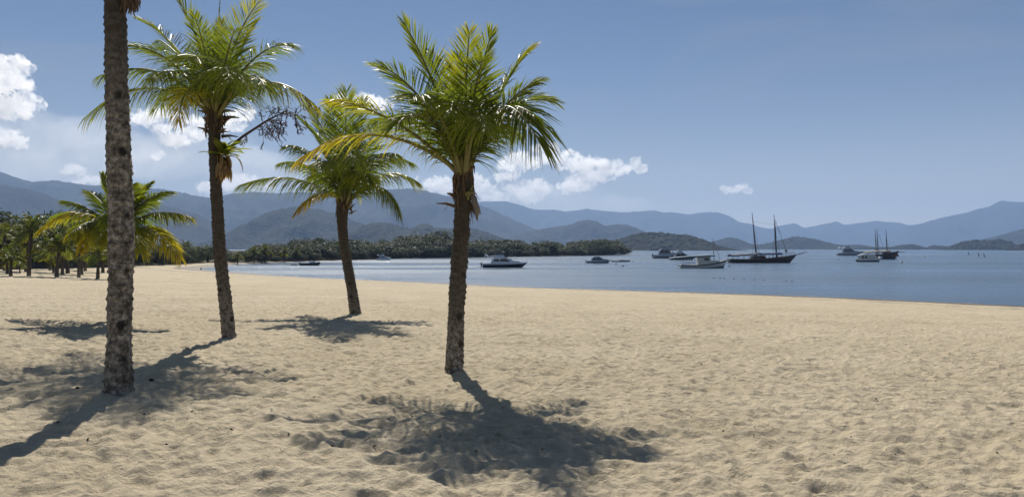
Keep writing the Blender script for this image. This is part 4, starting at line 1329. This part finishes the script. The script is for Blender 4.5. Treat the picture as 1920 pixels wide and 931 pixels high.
motor_yacht(905, 990, 501.2, "dark blue hulled motor yacht with a flybridge, right of the middle palm's trunk")
motor_yacht(1225, 1276, 484.2, "light motor yacht with a domed cabin, left of the fishing boat", hullm=M_GREY, fly=False, hi=1.55)
motor_yacht(1256, 1305, 487.0, "motor yacht with a square dark flybridge half hidden by the fishing boat's roof", hullm=M_GREY, hi=1.15, cover=M_DARK, platform=False)
motor_yacht(1571, 1616, 478.8, "grey motor yacht moored behind the smaller schooner's stern", hullm=M_GREY, hi=1.25, platform=False)
motor_yacht(1100, 1146, 492.8, "small open motor cruiser moored beside a low speedboat", name="motor_cruiser", hullm=M_GREY, fly=False, hi=1.1)
motor_yacht(706, 735, 487.3, "white motor yacht close under the wooded headland", hullm=M_WHITE, hi=1.25, platform=False)
motor_yacht(1904, 1914, 468.6, "tiny white boat off the dark point at the picture's edge", hullm=M_WHITE, fly=False, hi=1.3, platform=False)


def launch(px0, px1, py, label, hullm, cab=True, hi=1.0, name="speedboat"):
    root, u = boat_root(name, (px0 + px1) / 2, py, label)
    L = (px1 - px0) * u; b = L * .30; z = L * .10 * hi
    hull_mesh(L, b, z, z * 1.45, L * .04, .14, .88).build("hull", hullm, root, True)
    if cab:
        m = MB(); m.prism([(-L * .06, z * .8), (-L * .02, z * 1.9), (L * .10, z * 1.85), (L * .22, z * 1.1), (L * .3, z * .9)], b * .32, b * .26); c = m.build("cabin", M_WHITE, root)
        m = MB(); m.prism([(L * .105, z * 1.85), (L * .225, z * 1.12), (L * .235, z * 1.2), (L * .115, z * 1.92)], b * .24); m.build("windscreen", M_GLASS, c)
    else:
        m = MB(); m.prism([(-L * .18, z * .8), (-L * .1, z * 1.45), (L * .02, z * 1.55), (L * .2, z * 1.3), (L * .3, z * 1.1)], b * .30, b * .22); m.build("deck_cover", M_AWN, root)
    m = MB(); m.box(-L / 2 - L * .04, -L / 2 + .01, -b * .1, b * .1, z * .2, z * 1.35); m.build("outboard_motor", M_DARK, root)
    return root


launch(1148, 1183, 490.8, "low covered speedboat with a pointed bow beside the small motor cruiser", M_GREY, False, .75)
launch(563, 602, 497.3, "dark hulled cabin boat moored left of the leaning palm's trunk", M_NAVY, True, 1.15, "cabin_boat")
launch(774, 786, 485.0, "small boat tied up below the wooded headland", M_GREY, True, 1.0, "small_boat")
launch(790, 799, 484.5, "tiny boat beside another below the wooded headland", M_NAVY, False, 1.0, "small_boat")

# dinghy towed behind the cabin boat
root, u = boat_root("dinghy", 552, 497.0, "flat grey dinghy floating behind the dark cabin boat")
L = 12 * u
m = MB()
for sy in (-1, 1):
    m.tube([(-L / 2, sy * L * .2, .1), (L * .2, sy * L * .2, .12), (L * .42, sy * L * .1, .2), (L / 2, 0, .25)], [.14, .15, .14, .1], 7)
m.build("side_tubes", M_GREY, root, True)
m = MB(); m.box(-L * .46, L * .3, -L * .18, L * .18, .02, .1); m.build("floor", M_DARK, root)


def rigging(root, mast0, mast1, spread, k0, k1, rungs, r=.016):
    """shrouds and ratlines down both sides of a mast"""
    m = MB(); a = Vector(mast0); b = Vector(mast1)
    hi_ = a.lerp(b, k1)
    for sy in (-1, 1):
        feet = [Vector((a.x - spread * .5, sy * 1.5, a.z - 1.2)), Vector((a.x + spread * .5, sy * 1.5, a.z - 1.2))]
        for ft in feet:
            m.tube([ft, hi_], r, 4)
        for q in range(rungs):
            t = .04 + .80 * q / rungs
            p, w = feet[0].lerp(hi_, t), feet[1].lerp(hi_, t)
            ext = (w - p) * .06
            m.tube([p - ext, w + ext], r * 1.3, 4)
    m.build("ratlines", M_ROPE, root)


def schooner(x0, x1, py, sprit, label, awn_x, awn_y, masts, mat_h, awn_mats, roofs):
    root, u = boat_root("schooner", (x0 + x1) / 2, py, label)
    L = (x1 - x0) * u; cx = (x0 + x1) / 2
    X = lambda px: (px - cx) * u
    Zp = lambda q: (py - q) * u
    b = L * .26
    h = hull_mesh(L, b, Zp(py - 7.6), Zp(py - 15.5), .6, .13, .75, n=24, sheer_dip=.10).build("hull", mat_h, root, True)
    hull_mesh(L, b, Zp(py - 7.6), Zp(py - 15.5), .6, .13, .75, .90, 1.015, n=24, sheer_dip=.10).build("rail", M_BROWN, h, True)
    m = MB(); m.tube([(X(x1 - 14), 0, Zp(py - 12)), (X(sprit[0]), 0, Zp(sprit[1]))], [.16, .07], 7); m.build("bowsprit", M_SPAR, root)
    m = MB(); m.prism([(X(x0 + 42), Zp(py - 5)), (X(x0 + 43), Zp(py - 13)), (X(x0 + 64), Zp(py - 14)), (X(x0 + 70), Zp(py - 5))], b * .28, b * .25); c = m.build("deckhouse", M_BROWN, root)
    for k in range(3):
        xa = X(x0 + 46 + 6 * k); win(root, c, [(xa, Zp(py - 8)), (xa, Zp(py - 11)), (xa + 4 * u, Zp(py - 11)), (xa + 4 * u, Zp(py - 8))], b * .275)
    for k, (xa, za, xb, zb, mm) in enumerate(roofs):
        m = MB(); n = 10
        V = []; Fc = []
        for i in range(n + 1):
            t = i / n; xx = X(xa) + (X(xb) - X(xa)) * t; zz = Zp(za + (zb - za) * t) - .12 * math.sin(math.pi * t * 3) ** 2
            for yy, dz in ((-b * .44, -.42), (-b * .40, -.02), (0, .16), (b * .40, -.02), (b * .44, -.42)):
                V.append((xx, yy, zz + dz))
        for i in range(n):
            for j in range(4): Fc.append((i * 5 + j, i * 5 + j + 1, i * 5 + j + 6, i * 5 + j + 5))
        m.add(V, Fc); m.build("awning", mm, root, False)
        for i in range(6):
            t = i / 5
            xx = X(xa) + (X(xb) - X(xa)) * (.02 + .96 * t); zz = Zp(za + (zb - za) * t) - .1
            for sy in (-1, 1):
                m = MB(); m.tube([(xx, sy * b * .40, Zp(py - 5)), (xx, sy * b * .40, zz)], .045, 5); m.build("awning_post", M_SPAR, root)
    for (bx, by, tx, ty, r) in masts:
        m = MB(); p0 = (X(bx), 0, Zp(py - 4)); p1 = (X(tx), 0, Zp(ty))
        m.tube([p0, (X(bx) * .4 + X(tx) * .6, 0, Zp(py - 4) * .4 + Zp(ty) * .6), p1], [r, r * .85, r * .35], 8); m.build("mast", M_SPAR, root, True)
    return root, X, Zp, u, b


r1, X, Zp, u, b = schooner(1367, 1494, 492.6, (1513, 472), "large dark two masted schooner with a long awning and bowsprit", None, None,
                           [(1419, 473, 1410, 398, .20), (1456.5, 472, 1451, 402, .20), (1456, 472, 1454, 411, .11)], M_BLACKH, None,
                           [(1368, 477.5, 1421, 474, M_AWN), (1423, 474.5, 1462, 473.5, M_AWNB)])
rigging(r1, (X(1419), 0, Zp(476)), (X(1410), 0, Zp(398)), 10 * u, 0, .62, 16)
rigging(r1, (X(1456.5), 0, Zp(476)), (X(1451), 0, Zp(402)), 10 * u, 0, .62, 15)
m = MB(); m.tube([(X(1455), 0, Zp(416)), (X(1474), 0, Zp(469))], .05, 5); m.tube([(X(1474), 0, Zp(469)), (X(1474), 0, Zp(477))], .05, 5); m.build("forestay", M_ROPE, r1)
m = MB(); m.tube([(X(1412), 0, Zp(415)), (X(1452), 0, Zp(421))], .02, 4); m.build("stay", M_ROPE, r1)
m = MB(); m.tube([(X(1452), 0, Zp(425)), (X(1511), 0, Zp(472))], .014, 4); m.build("stay", M_ROPE, r1)
m = MB(); m.box(X(1472.5), X(1475.5), -.35, .35, Zp(472), Zp(468)); m.build("lamp_box", M_ROPE, r1)
m = MB()
for sy in (-1, 1):
    tops = []
    for k in range(9):
        x = X(1462 + 3.4 * k); yy = sy * b * (.36 - .036 * k)
        m.tube([(x, yy, Zp(485)), (x, yy, Zp(476 - .5 * k))], .03, 4); tops.append((x, yy, Zp(476 - .5 * k)))
    m.tube(tops + [(X(1492), 0, Zp(471.5))], .025, 4)
m.build("bow_rail", M_GREY, r1)

r2, X, Zp, u, b = schooner(1614, 1686, 485.6, (1697, 472), "smaller schooner with a beige awning and three thin masts behind a cabin boat", None, None,
                           [(1643.5, 470, 1640.5, 428, .17), (1646.5, 470, 1644.5, 428.5, .17), (1664, 470, 1661, 430, .18)], M_BLACKH, None,
                           [(1616, 471.8, 1643, 470.2, M_BEIGE), (1644, 470.5, 1666, 469, M_BEIGE)])
rigging(r2, (X(1646.5), 0, Zp(474)), (X(1644.5), 0, Zp(428.5)), 6 * u, 0, .7, 12)
rigging(r2, (X(1664), 0, Zp(474)), (X(1661), 0, Zp(430)), 6 * u, 0, .7, 12)
m = MB(); m.tube([(X(1648.5), 0, Zp(440)), (X(1657.5), 0, Zp(468))], .05, 5); m.build("gaff", M_SPAR, r2)

# wooden fishing boat
fr, u = boat_root("fishing_boat", 1320, 502, "cream and dark green wooden fishing boat with a long flat roof and thin mast")
X = lambda px: (px - 1320) * u
Zp = lambda q: (502 - q) * u
L = 87 * u; b = L * .30
h = hull_mesh(L, b, Zp(495.5), Zp(486.5), .45, .10, .72, n=24, sheer_dip=.16).build("hull", M_CREAM, fr, True)
hull_mesh(L, b, Zp(495.5), Zp(486.5), .45, .10, .72, .80, .97, n=24, sheer_dip=.16).build("rail_band", M_GRN, h, True)
hull_mesh(L, b, Zp(495.5), Zp(486.5), .45, .10, .72, .02, .42, n=24, sheer_dip=.16).build("bottom_paint", M_GRN, h, True)
m = MB(); m.prism([(X(1308), Zp(496)), (X(1309), Zp(480.5)), (X(1330), Zp(479.8)), (X(1332.5), Zp(495))], b * .30, b * .28); cab = m.build("wheelhouse", M_CREAM, fr)
win(fr, cab, [(X(1319), Zp(488)), (X(1319), Zp(483)), (X(1327), Zp(483)), (X(1328), Zp(488))], b * .295)
m = MB(); m.prism([(X(1333), Zp(495)), (X(1333), Zp(487.5)), (X(1345), Zp(488)), (X(1349), Zp(491))], b * .26, b * .22); m.build("fore_cabin", M_CREAM, fr)
m = MB(); m.prism([(X(1257), Zp(486.6)), (X(1257), Zp(483.6)), (X(1290), Zp(480.6)), (X(1330.5), Zp(478.4)), (X(1331), Zp(480)), (X(1290), Zp(483.6))], b * .40); rf = m.build("roof", M_GRN, fr)
m = MB(); m.prism([(X(1257), Zp(483.5)), (X(1290), Zp(480.5)), (X(1330.5), Zp(478.3)), (X(1330.5), Zp(477.6)), (X(1290), Zp(479.8)), (X(1257), Zp(482.8))], b * .39); m.build("roof_cover", M_WHITE, rf)
for px in (1279, 1290, 1300):
    for sy in (-1, 1):
        m = MB(); m.tube([(X(px), sy * b * .36, Zp(497)), (X(px), sy * b * .36, Zp(483))], .035, 5); m.build("roof_post", M_SPAR, fr)
m = MB(); m.box(X(1271), X(1281), -b * .25, b * .25, Zp(498.4), Zp(497.2)); m.build("stern_platform", M_SPAR, fr)
m = MB(); m.tube([(X(1339), 0, Zp(489)), (X(1336.6), 0, Zp(446))], [.07, .03], 6); mast = m.build("mast", M_SPAR, fr)
m = MB(); m.tube([(X(1337.5), 0, Zp(452)), (X(1350), 0, Zp(484)), (X(1349), 0, Zp(490))], .035, 5); m.build("stay", M_ROPE, fr)
m = MB(); m.tube([(X(1335), 0, Zp(456)), (X(1343), 0, Zp(456))], .03, 5); m.build("crosstree", M_SPAR, mast)
m = MB(); m.tube([(X(1332), 0, Zp(480)), (X(1341), 0, Zp(479))], .1, 6); m.build("furled_sail", M_AWNB, fr)
m = MB()
for k in range(6): m.tube([(X(1278 + 5 * k), -b * .38, Zp(496)), (X(1278 + 5 * k), -b * .38, Zp(492.5))], .025, 4)
m.tube([(X(1278), -b * .38, Zp(492.5)), (X(1303), -b * .38, Zp(492.5))], .025, 4)
m.build("stern_rail", M_SPAR, fr)

# cabin boat in front of the smaller schooner
cb, u = boat_root("cabin_boat", 1629, 490.6, "pale cabin boat with two dark windows in front of the smaller schooner")
X = lambda px: (px - 1629) * u
Zp = lambda q: (490.6 - q) * u
L = 44 * u; b = L * .32
h = hull_mesh(L, b, Zp(485.6), Zp(484.2), .35, .08, .85).build("hull", M_GRN, cb, True)
hull_mesh(L, b, Zp(485.6), Zp(484.2), .35, .08, .85, .70, 1.01).build("gunwale", M_WHITE, h, True)
m = MB(); m.prism([(X(1612), Zp(486)), (X(1610), Zp(479)), (X(1622), Zp(476.5)), (X(1638), Zp(478)), (X(1647), Zp(484.5))], b * .36, b * .32); cc = m.build("cabin", M_CREAM, cb)
for xa in (1613.5, 1619.5):
    win(cb, cc, [(X(xa), Zp(483.6)), (X(xa), Zp(480)), (X(xa + 4), Zp(479.6)), (X(xa + 4), Zp(483.6))], b * .35)
m = MB(); m.prism([(X(1609), Zp(478.6)), (X(1622), Zp(475.9)), (X(1640), Zp(477.4)), (X(1640), Zp(476.8)), (X(1622), Zp(475.2)), (X(1609), Zp(478))], b * .36); m.build("roof", M_WHITE, cc)
m = MB(); m.box(X(1648), X(1652.5), -b * .2, b * .2, Zp(484.5), Zp(480.5)); m.build("white_fender", M_WHITE, cb)

# ------------------------------------------------------------------ buoys and floats
def buoy_shape(r, mat, root, name="float"):
    bm = bmesh.new(); bmesh.ops.create_uvsphere(bm, u_segments=12, v_segments=8, radius=r)
    for v in bm.verts: v.co.z = v.co.z * .9 + r * .35
    me = bpy.data.meshes.new(name); bm.to_mesh(me); bm.free(); me.materials.append(mat)
    me.polygons.foreach_set("use_smooth", np.ones(len(me.polygons), dtype=bool))
    o = new_obj(name, me, root)
    m = MB(); m.tube([(0, 0, r * 1.1), (0, 0, r * 1.55)], [r * .25, r * .2], 8); m.tube([(-r * .2, 0, r * 1.5), (0, 0, r * 1.8), (r * .2, 0, r * 1.5)], r * .07, 5); m.build("mooring_ring", M_DARK, root)
    return o


for (px, py, rp, mt_, lb) in ((1690.5, 492.5, 2.6, M_BUOY, "round white mooring buoy right of the smaller schooner, nearest to the beach"), (1732.5, 482.3, 1.9, M_BUOY, "small pale mooring buoy farther out, right of the white one"),
                              (1367.5, 499.6, 1.6, M_DARK, "dark buoy under the fishing boat's bow"), (1571.5, 487, 1.2, M_DARK, "dark buoy left of the pale cabin boat"), (1680.5, 484.4, 1.4, M_DARK, "dark buoy under the smaller schooner's bow"),
                              (1599.5, 481, 1.0, M_DARK, "tiny dark float between the grey yacht and the cabin boat"), (1155, 496, 1.8, M_DARK, "dark float below the low speedboat"), (1168, 499.5, 2.0, M_DARK, "second dark float, nearer than the one below the speedboat"),
                              (1187, 490, 1.2, M_DARK, "small float off the low speedboat's bow"), (1503, 476.5, 1.3, M_BUOY, "white buoy beyond the large schooner's bow")):
    p = water_pt(px, py); r = rp * p.y / F
    o = empty("mooring_buoy", p); tag(o, lb, "buoy", "buoys in the bay"); buoy_shape(r, mt_, o)
for k, (px, py) in enumerate(((1338, 521.5), (1350, 522), (1358, 522.5), (1376, 523.3), (1395, 524.2), (1414, 525), (1432, 525.7), (1474, 527.2), (1485, 528))):
    p = water_pt(px, py); o = empty("net_float", p); buoy_shape(1.3 * p.y / F, M_DARK, o)
    tag(o, "small dark float in the row off the beach below the schooner", "float", "row of floats off the beach")
for (px, py, h, lb) in ((1817, 477.3, 5.5, "leftmost of three leaning marker poles in the open water"), (1835.5, 479.8, 6.8, "middle of three leaning marker poles in the open water"), (1846, 482, 7.4, "rightmost and closest of three leaning marker poles in the open water")):
    p = water_pt(px, py); u = p.y / F; o = empty("marker_pole", p); tag(o, lb, "marker pole", "leaning marker poles")
    m = MB(); m.tube([(0, 0, -.2), (-.5 * u, 0, h * .4 * u), (-1.4 * u, 0, h * .75 * u), (-1.3 * u, 0, h * u)], [.5 * u, .6 * u, .7 * u, .55 * u], 7); m.build("pole", M_DARK, o, True)
    m = MB(); m.tube([(-1.4 * u, 0, .02), (0, 0, .3 * u), (1.6 * u, 0, .02)], [.3 * u, .9 * u, .3 * u], 8); m.build("float", M_DARK, o, True)

# ------------------------------------------------------------------ small things on the sand
p = ground_pt(377, 506.3)
bird = bpy.data.objects.new("bird", None)
u = p.y / F
# one continuous body: tail, breast, neck, head, beak and legs
me = bpy.data.meshes.new("bird")
jo = [(-2.2, 0, 1.4), (-1.0, 0, 2.2), (.2, 0, 3.0), (.9, 0, 4.0), (1.2, 0, 4.9), (1.9, 0, 4.8), (-.1, .35, 1.4), (.1, .35, 0), (-.1, -.35, 1.4), (.1, -.35, 0)]
me.from_pydata([tuple(c * u for c in q) for q in jo], [(0, 1), (1, 2), (2, 3), (3, 4), (4, 5), (1, 6), (6, 7), (1, 8), (8, 9)], [])
bo = new_obj("bird", me); bo.location = p
sk = bo.modifiers.new("skin", 'SKIN'); sv = me.skin_vertices[0].data
for q, r in zip(sv, (.35, 1.0, 1.15, .6, .5, .15, .22, .16, .22, .16)): q.radius = (r * u, r * u)
sv[2].use_root = True
bo.modifiers.new("subsurf", 'SUBSURF').levels = 1
me.materials.append(M_DARK)
bpy.data.objects.remove(bird)
tag(bo, "small dark bird standing by the water at the far corner of the beach", "bird")


def husk(px, py, w, label, mat):
    p = ground_pt(px, py); r = w * .5 * p.y / F
    bm = bmesh.new(); bmesh.ops.create_icosphere(bm, subdivisions=3, radius=r)
    co = np.array([v.co[:] for v in bm.verts]); nz = fbm3(co / r * 1.6 + px, 3)
    for v, q in zip(bm.verts, nz):
        v.co *= 1 + .14 * q; v.co.x *= 1.0 + .25 * (v.co.x / r) ** 2
        v.co.z = v.co.z * .85 + r * .55
    me = bpy.data.meshes.new("coconut"); bm.to_mesh(me); bm.free(); me.materials.append(mat)
    me.polygons.foreach_set("use_smooth", np.ones(len(me.polygons), dtype=bool))
    root = empty("coconut", p); o = new_obj("husk", me, root)
    m = MB()
    for k in range(7):
        a = k * .9; m.tube([(-r * .9, 0, r * .6), (-r * 1.25, math.cos(a) * r * .4, r * .6 + math.sin(a) * r * .35)], [r * .12, r * .03], 4)
    m.build("husk_fibres", M_FIBRE, root)
    tag(root, label, "coconut", "old coconuts lying on the sand")


M_HUSK = paint("old_husk", (0.03, 0.022, 0.017), .95, 0, .4, 20)
husk(284, 724, 7.5, "dark old coconut in the shade right of the thick grey trunk", M_HUSK)
husk(145, 734, 6, "small dark coconut lying left of the thick grey trunk", M_HUSK)
husk(165, 836, 3.6, "tiny dark husk on the sunlit sand in front of the thick grey trunk", M_HUSK)

# twigs and dry leaf scraps strewn over the sand
nr = np.random.default_rng(99)
V = []; Fc = []
cnt = 0
while cnt < 150:
    px = nr.uniform(-100, 2020); py = 560 + (931 - 560) * nr.uniform(0, 1) ** 1.5
    dx, dz = (px - CX) / F, (CY - py) / F
    y = 1.75 / -dz * 1.15
    x = dx * y * 1.05
    s = float(shore_s(x, y))
    if s < 3: continue
    z = gz(x, y) + .006
    k = 1
    for q in range(k):
        x1, y1 = x + nr.uniform(-.12, .12) * (k > 1), y + nr.uniform(-.12, .12) * (k > 1)
        z1 = gz(x1, y1) + .008
        a = nr.uniform(0, 6.28); L = nr.uniform(.006, .026); w = nr.uniform(.004, .012)
        ca, sa = math.cos(a), math.sin(a); b = len(V)
        V += [(x1 - ca * L, y1 - sa * L, z1), (x1 - sa * w, y1 + ca * w, z1), (x1 + ca * L, y1 + sa * L, z1 + .01), (x1 + sa * w, y1 - ca * w, z1), (x1, y1, z1 + .014)]
        Fc += [(b, b + 1, b + 4), (b + 1, b + 2, b + 4), (b + 2, b + 3, b + 4), (b + 3, b, b + 4)]
    cnt += 1
o = new_obj("beach_litter", mesh_np("beach_litter", np.array(V), Fc, M_HUSK))
tag(o, "dark twigs and dry leaf scraps strewn over the sand", kind="stuff")

# ------------------------------------------------------------------ clouds, far beyond the haze
cl_m = bpy.data.materials.new("cloud"); cl_m.use_nodes = True
cn, cl = cl_m.node_tree.nodes, cl_m.node_tree.links
cn.clear()
c_out = cn.new("ShaderNodeOutputMaterial"); c_v = cn.new("ShaderNodeVolumePrincipled")
c_v.inputs["Color"].default_value = (0.998, 0.999, 1.0, 1)
c_v.inputs["Density"].default_value = 0.007
c_v.inputs["Anisotropy"].default_value = 0.6
c_tc = cn.new("ShaderNodeTexCoord"); c_n = cn.new("ShaderNodeTexNoise")
c_n.inputs["Scale"].default_value = 0.0052; c_n.inputs["Detail"].default_value = 5; c_n.inputs["Roughness"].default_value = 0.62
c_r = cn.new("ShaderNodeMapRange"); c_r.inputs["From Min"].default_value = 0.43; c_r.inputs["From Max"].default_value = 0.68; c_r.inputs["To Max"].default_value = 0.015
cl.new(c_tc.outputs["Object"], c_n.inputs["Vector"]); cl.new(c_n.outputs["Fac"], c_r.inputs["Value"]); cl.new(c_r.outputs["Result"], c_v.inputs["Density"])
cl.new(c_v.outputs["Volume"], c_out.inputs["Volume"])
DC = 14500.0
CU = DC / F


th_m = cl_m.copy(); th_m.name = "thin_cloud"
for nd in th_m.node_tree.nodes:
    if nd.bl_idname == "ShaderNodeMapRange":
        nd.inputs["From Min"].default_value = 0.30; nd.inputs["From Max"].default_value = 0.75; nd.inputs["To Max"].default_value = 0.00065
    if nd.bl_idname == "ShaderNodeTexNoise":
        nd.inputs["Scale"].default_value = 0.0022


def cloud(label, lobes, seed, thick=.8, dens=1.0, detail=1.0, mat=None):
    """lobes: (px, py, rx, ry) puffs; the hull is their union, roughened into billows"""
    nr = np.random.default_rng(int(seed * 10))
    cx = np.mean([l_[0] for l_ in lobes]); cy = np.mean([l_[1] for l_ in lobes])
    bm = bmesh.new()
    for (px, py, rx, ry) in lobes:
        subs = [(0, 0, 0, 1.0)]
        for k in range(int(7 * detail)):
            a = nr.uniform(0, 2 * np.pi); e = nr.uniform(-.25, 1)
            subs.append((math.cos(a) * .75, math.sin(a) * .8, e * .75, nr.uniform(.30, .55)))
        for (ox, oy, oz, s) in subs:
            mtx = Matrix.Translation(((px + ox * rx - cx) * CU, (oy * rx * thick) * CU, (cy - py + oz * ry) * CU)) @ Matrix.Diagonal((rx * s * CU, rx * s * thick * CU, ry * s * CU, 1))
            bmesh.ops.create_icosphere(bm, subdivisions=3, radius=1.0, matrix=mtx)
    me = bpy.data.meshes.new("cloud_raw"); bm.to_mesh(me); bm.free()
    o = bpy.data.objects.new("cloud_raw", me); COL.objects.link(o)
    ext = max(max(l_[0] + l_[2] for l_ in lobes) - min(l_[0] - l_[2] for l_ in lobes), 30)
    vs = max(1.1, ext / 110) * CU
    md = o.modifiers.new("remesh", 'REMESH'); md.mode = 'VOXEL'; md.voxel_size = vs
    dg = bpy.context.evaluated_depsgraph_get(); dg.update()
    me2 = bpy.data.meshes.new_from_object(o.evaluated_get(dg))
    bpy.data.objects.remove(o)
    n = len(me2.vertices)
    co = np.empty(n * 3, np.float32); me2.vertices.foreach_get("co", co); co = co.reshape(-1, 3).astype(float)
    no = np.empty(n * 3, np.float32); me2.vertices.foreach_get("normal", no); no = no.reshape(-1, 3)
    q = co / (CU * 8) + seed
    bil = np.abs(val3(q)) + .5 * np.abs(val3(q * 2.1 + 5)) + .25 * np.abs(val3(q * 4.3 + 9)) + .12 * np.abs(val3(q * 8.7 + 3))
    co = co + no * ((bil - .42) * 12 * CU * min(1, ext / 90))[:, None]
    me2.vertices.foreach_set("co", co.astype(np.float32).ravel()); me2.update()
    me2.materials.clear(); me2.materials.append(mat or cl_m)
    c = new_obj("cloud", me2)
    c.location = ((cx - CX) * CU, DC, CAMZ + (CY - cy) * CU)
    tag(c, label, "cloud", "white clouds over the bay")
    return c


cloud("big bright cumulus cloud cut by the left edge", [(8, 130, 30, 22), (40, 128, 18, 16), (-20, 165, 50, 40), (30, 160, 28, 18), (48, 193, 26, 15), (68, 202, 12, 9), (20, 205, 34, 18), (30, 145, 20, 16)], 1.7)
cloud("flat white cloud under the big one at the left edge", [(-10, 258, 34, 13), (22, 264, 22, 8), (40, 267, 10, 4)], 2.9)
cloud("small puffy cloud low over the left mountains", [(137, 316, 17, 9), (150, 321, 12, 7), (122, 322, 9, 5)], 3.3)
cloud("small cloud sitting on the ridge beside the thick grey trunk", [(160, 338, 18, 6), (182, 340, 16, 6), (140, 340, 10, 4)], 4.1)
cloud("broad soft cloud between the thick trunk and the slim palm", [(265, 222, 24, 12), (300, 215, 26, 14), (335, 222, 22, 12), (318, 243, 30, 11), (360, 250, 22, 12), (330, 262, 30, 11), (375, 235, 18, 12)], 5.2)
cloud("tiny round cloud below the broad soft one", [(293, 294, 11, 7), (303, 290, 8, 7)], 6.6)
cloud("bright cloud right behind the slim palm's trunk", [(430, 222, 24, 13), (455, 215, 20, 13), (415, 240, 16, 10), (445, 238, 14, 8)], 7.4)
cloud("low cloud bank on the ridge behind the slim palm", [(395, 352, 26, 10), (430, 344, 26, 13), (460, 340, 22, 14), (490, 350, 22, 10)], 8.8)
cloud("cloud peeping out above the leaning palm", [(655, 190, 22, 9), (685, 188, 22, 9), (712, 197, 18, 7)], 9.9)
cloud("largest cumulus cloud right of the middle palm, with a long tapering arm", [(985, 302, 34, 16), (1022, 288, 26, 18), (1060, 300, 30, 15), (960, 310, 28, 11), (1095, 312, 28, 14), (1130, 308, 22, 10), (1160, 312, 22, 10), (1110, 330, 28, 13), (1085, 345, 30, 13), (1060, 352, 18, 8), (1140, 325, 18, 12)], 10.3)
cloud("round puff at the end of the largest cloud", [(1190, 307, 12, 13), (1202, 317, 12, 9), (1180, 313, 8, 7)], 11.1)
cloud("low cumulus below the largest cloud, nearest the ridge", [(975, 358, 24, 12), (1005, 348, 22, 13), (990, 368, 30, 10), (1018, 358, 12, 9)], 12.4)
cloud("small cloud between the middle palm and the low cumulus", [(945, 333, 18, 5), (968, 330, 10, 4), (895, 342, 22, 12)], 13.2)
cloud("cloud behind the middle palm's trunk", [(815, 345, 26, 12), (840, 352, 20, 10), (905, 358, 20, 10), (930, 370, 22, 8)], 14.7)
cloud("single small cloud high over the large schooner", [(1368, 355, 17, 6), (1388, 353, 14, 7), (1398, 358, 10, 5)], 15.5)
cloud("thin pale veil of cloud low over the left mountains", [(-40, 262, 120, 50), (60, 258, 120, 46), (150, 262, 110, 44), (60, 310, 150, 34), (190, 300, 110, 40), (260, 290, 90, 40)], 16.1, mat=th_m, thick=.5)
cloud("hazy cloud bank behind the slim palm and the leaning palm", [(300, 300, 90, 40), (380, 290, 90, 46), (450, 310, 90, 40), (530, 330, 80, 28), (600, 335, 80, 24)], 17.3, mat=th_m, thick=.5)
cloud("low hazy cloud bank along the ridge right of the middle palm", [(860, 368, 70, 24), (940, 376, 80, 22), (1020, 372, 90, 26), (1100, 380, 80, 18), (1170, 384, 60, 14)], 18.9, mat=th_m, thick=.5)
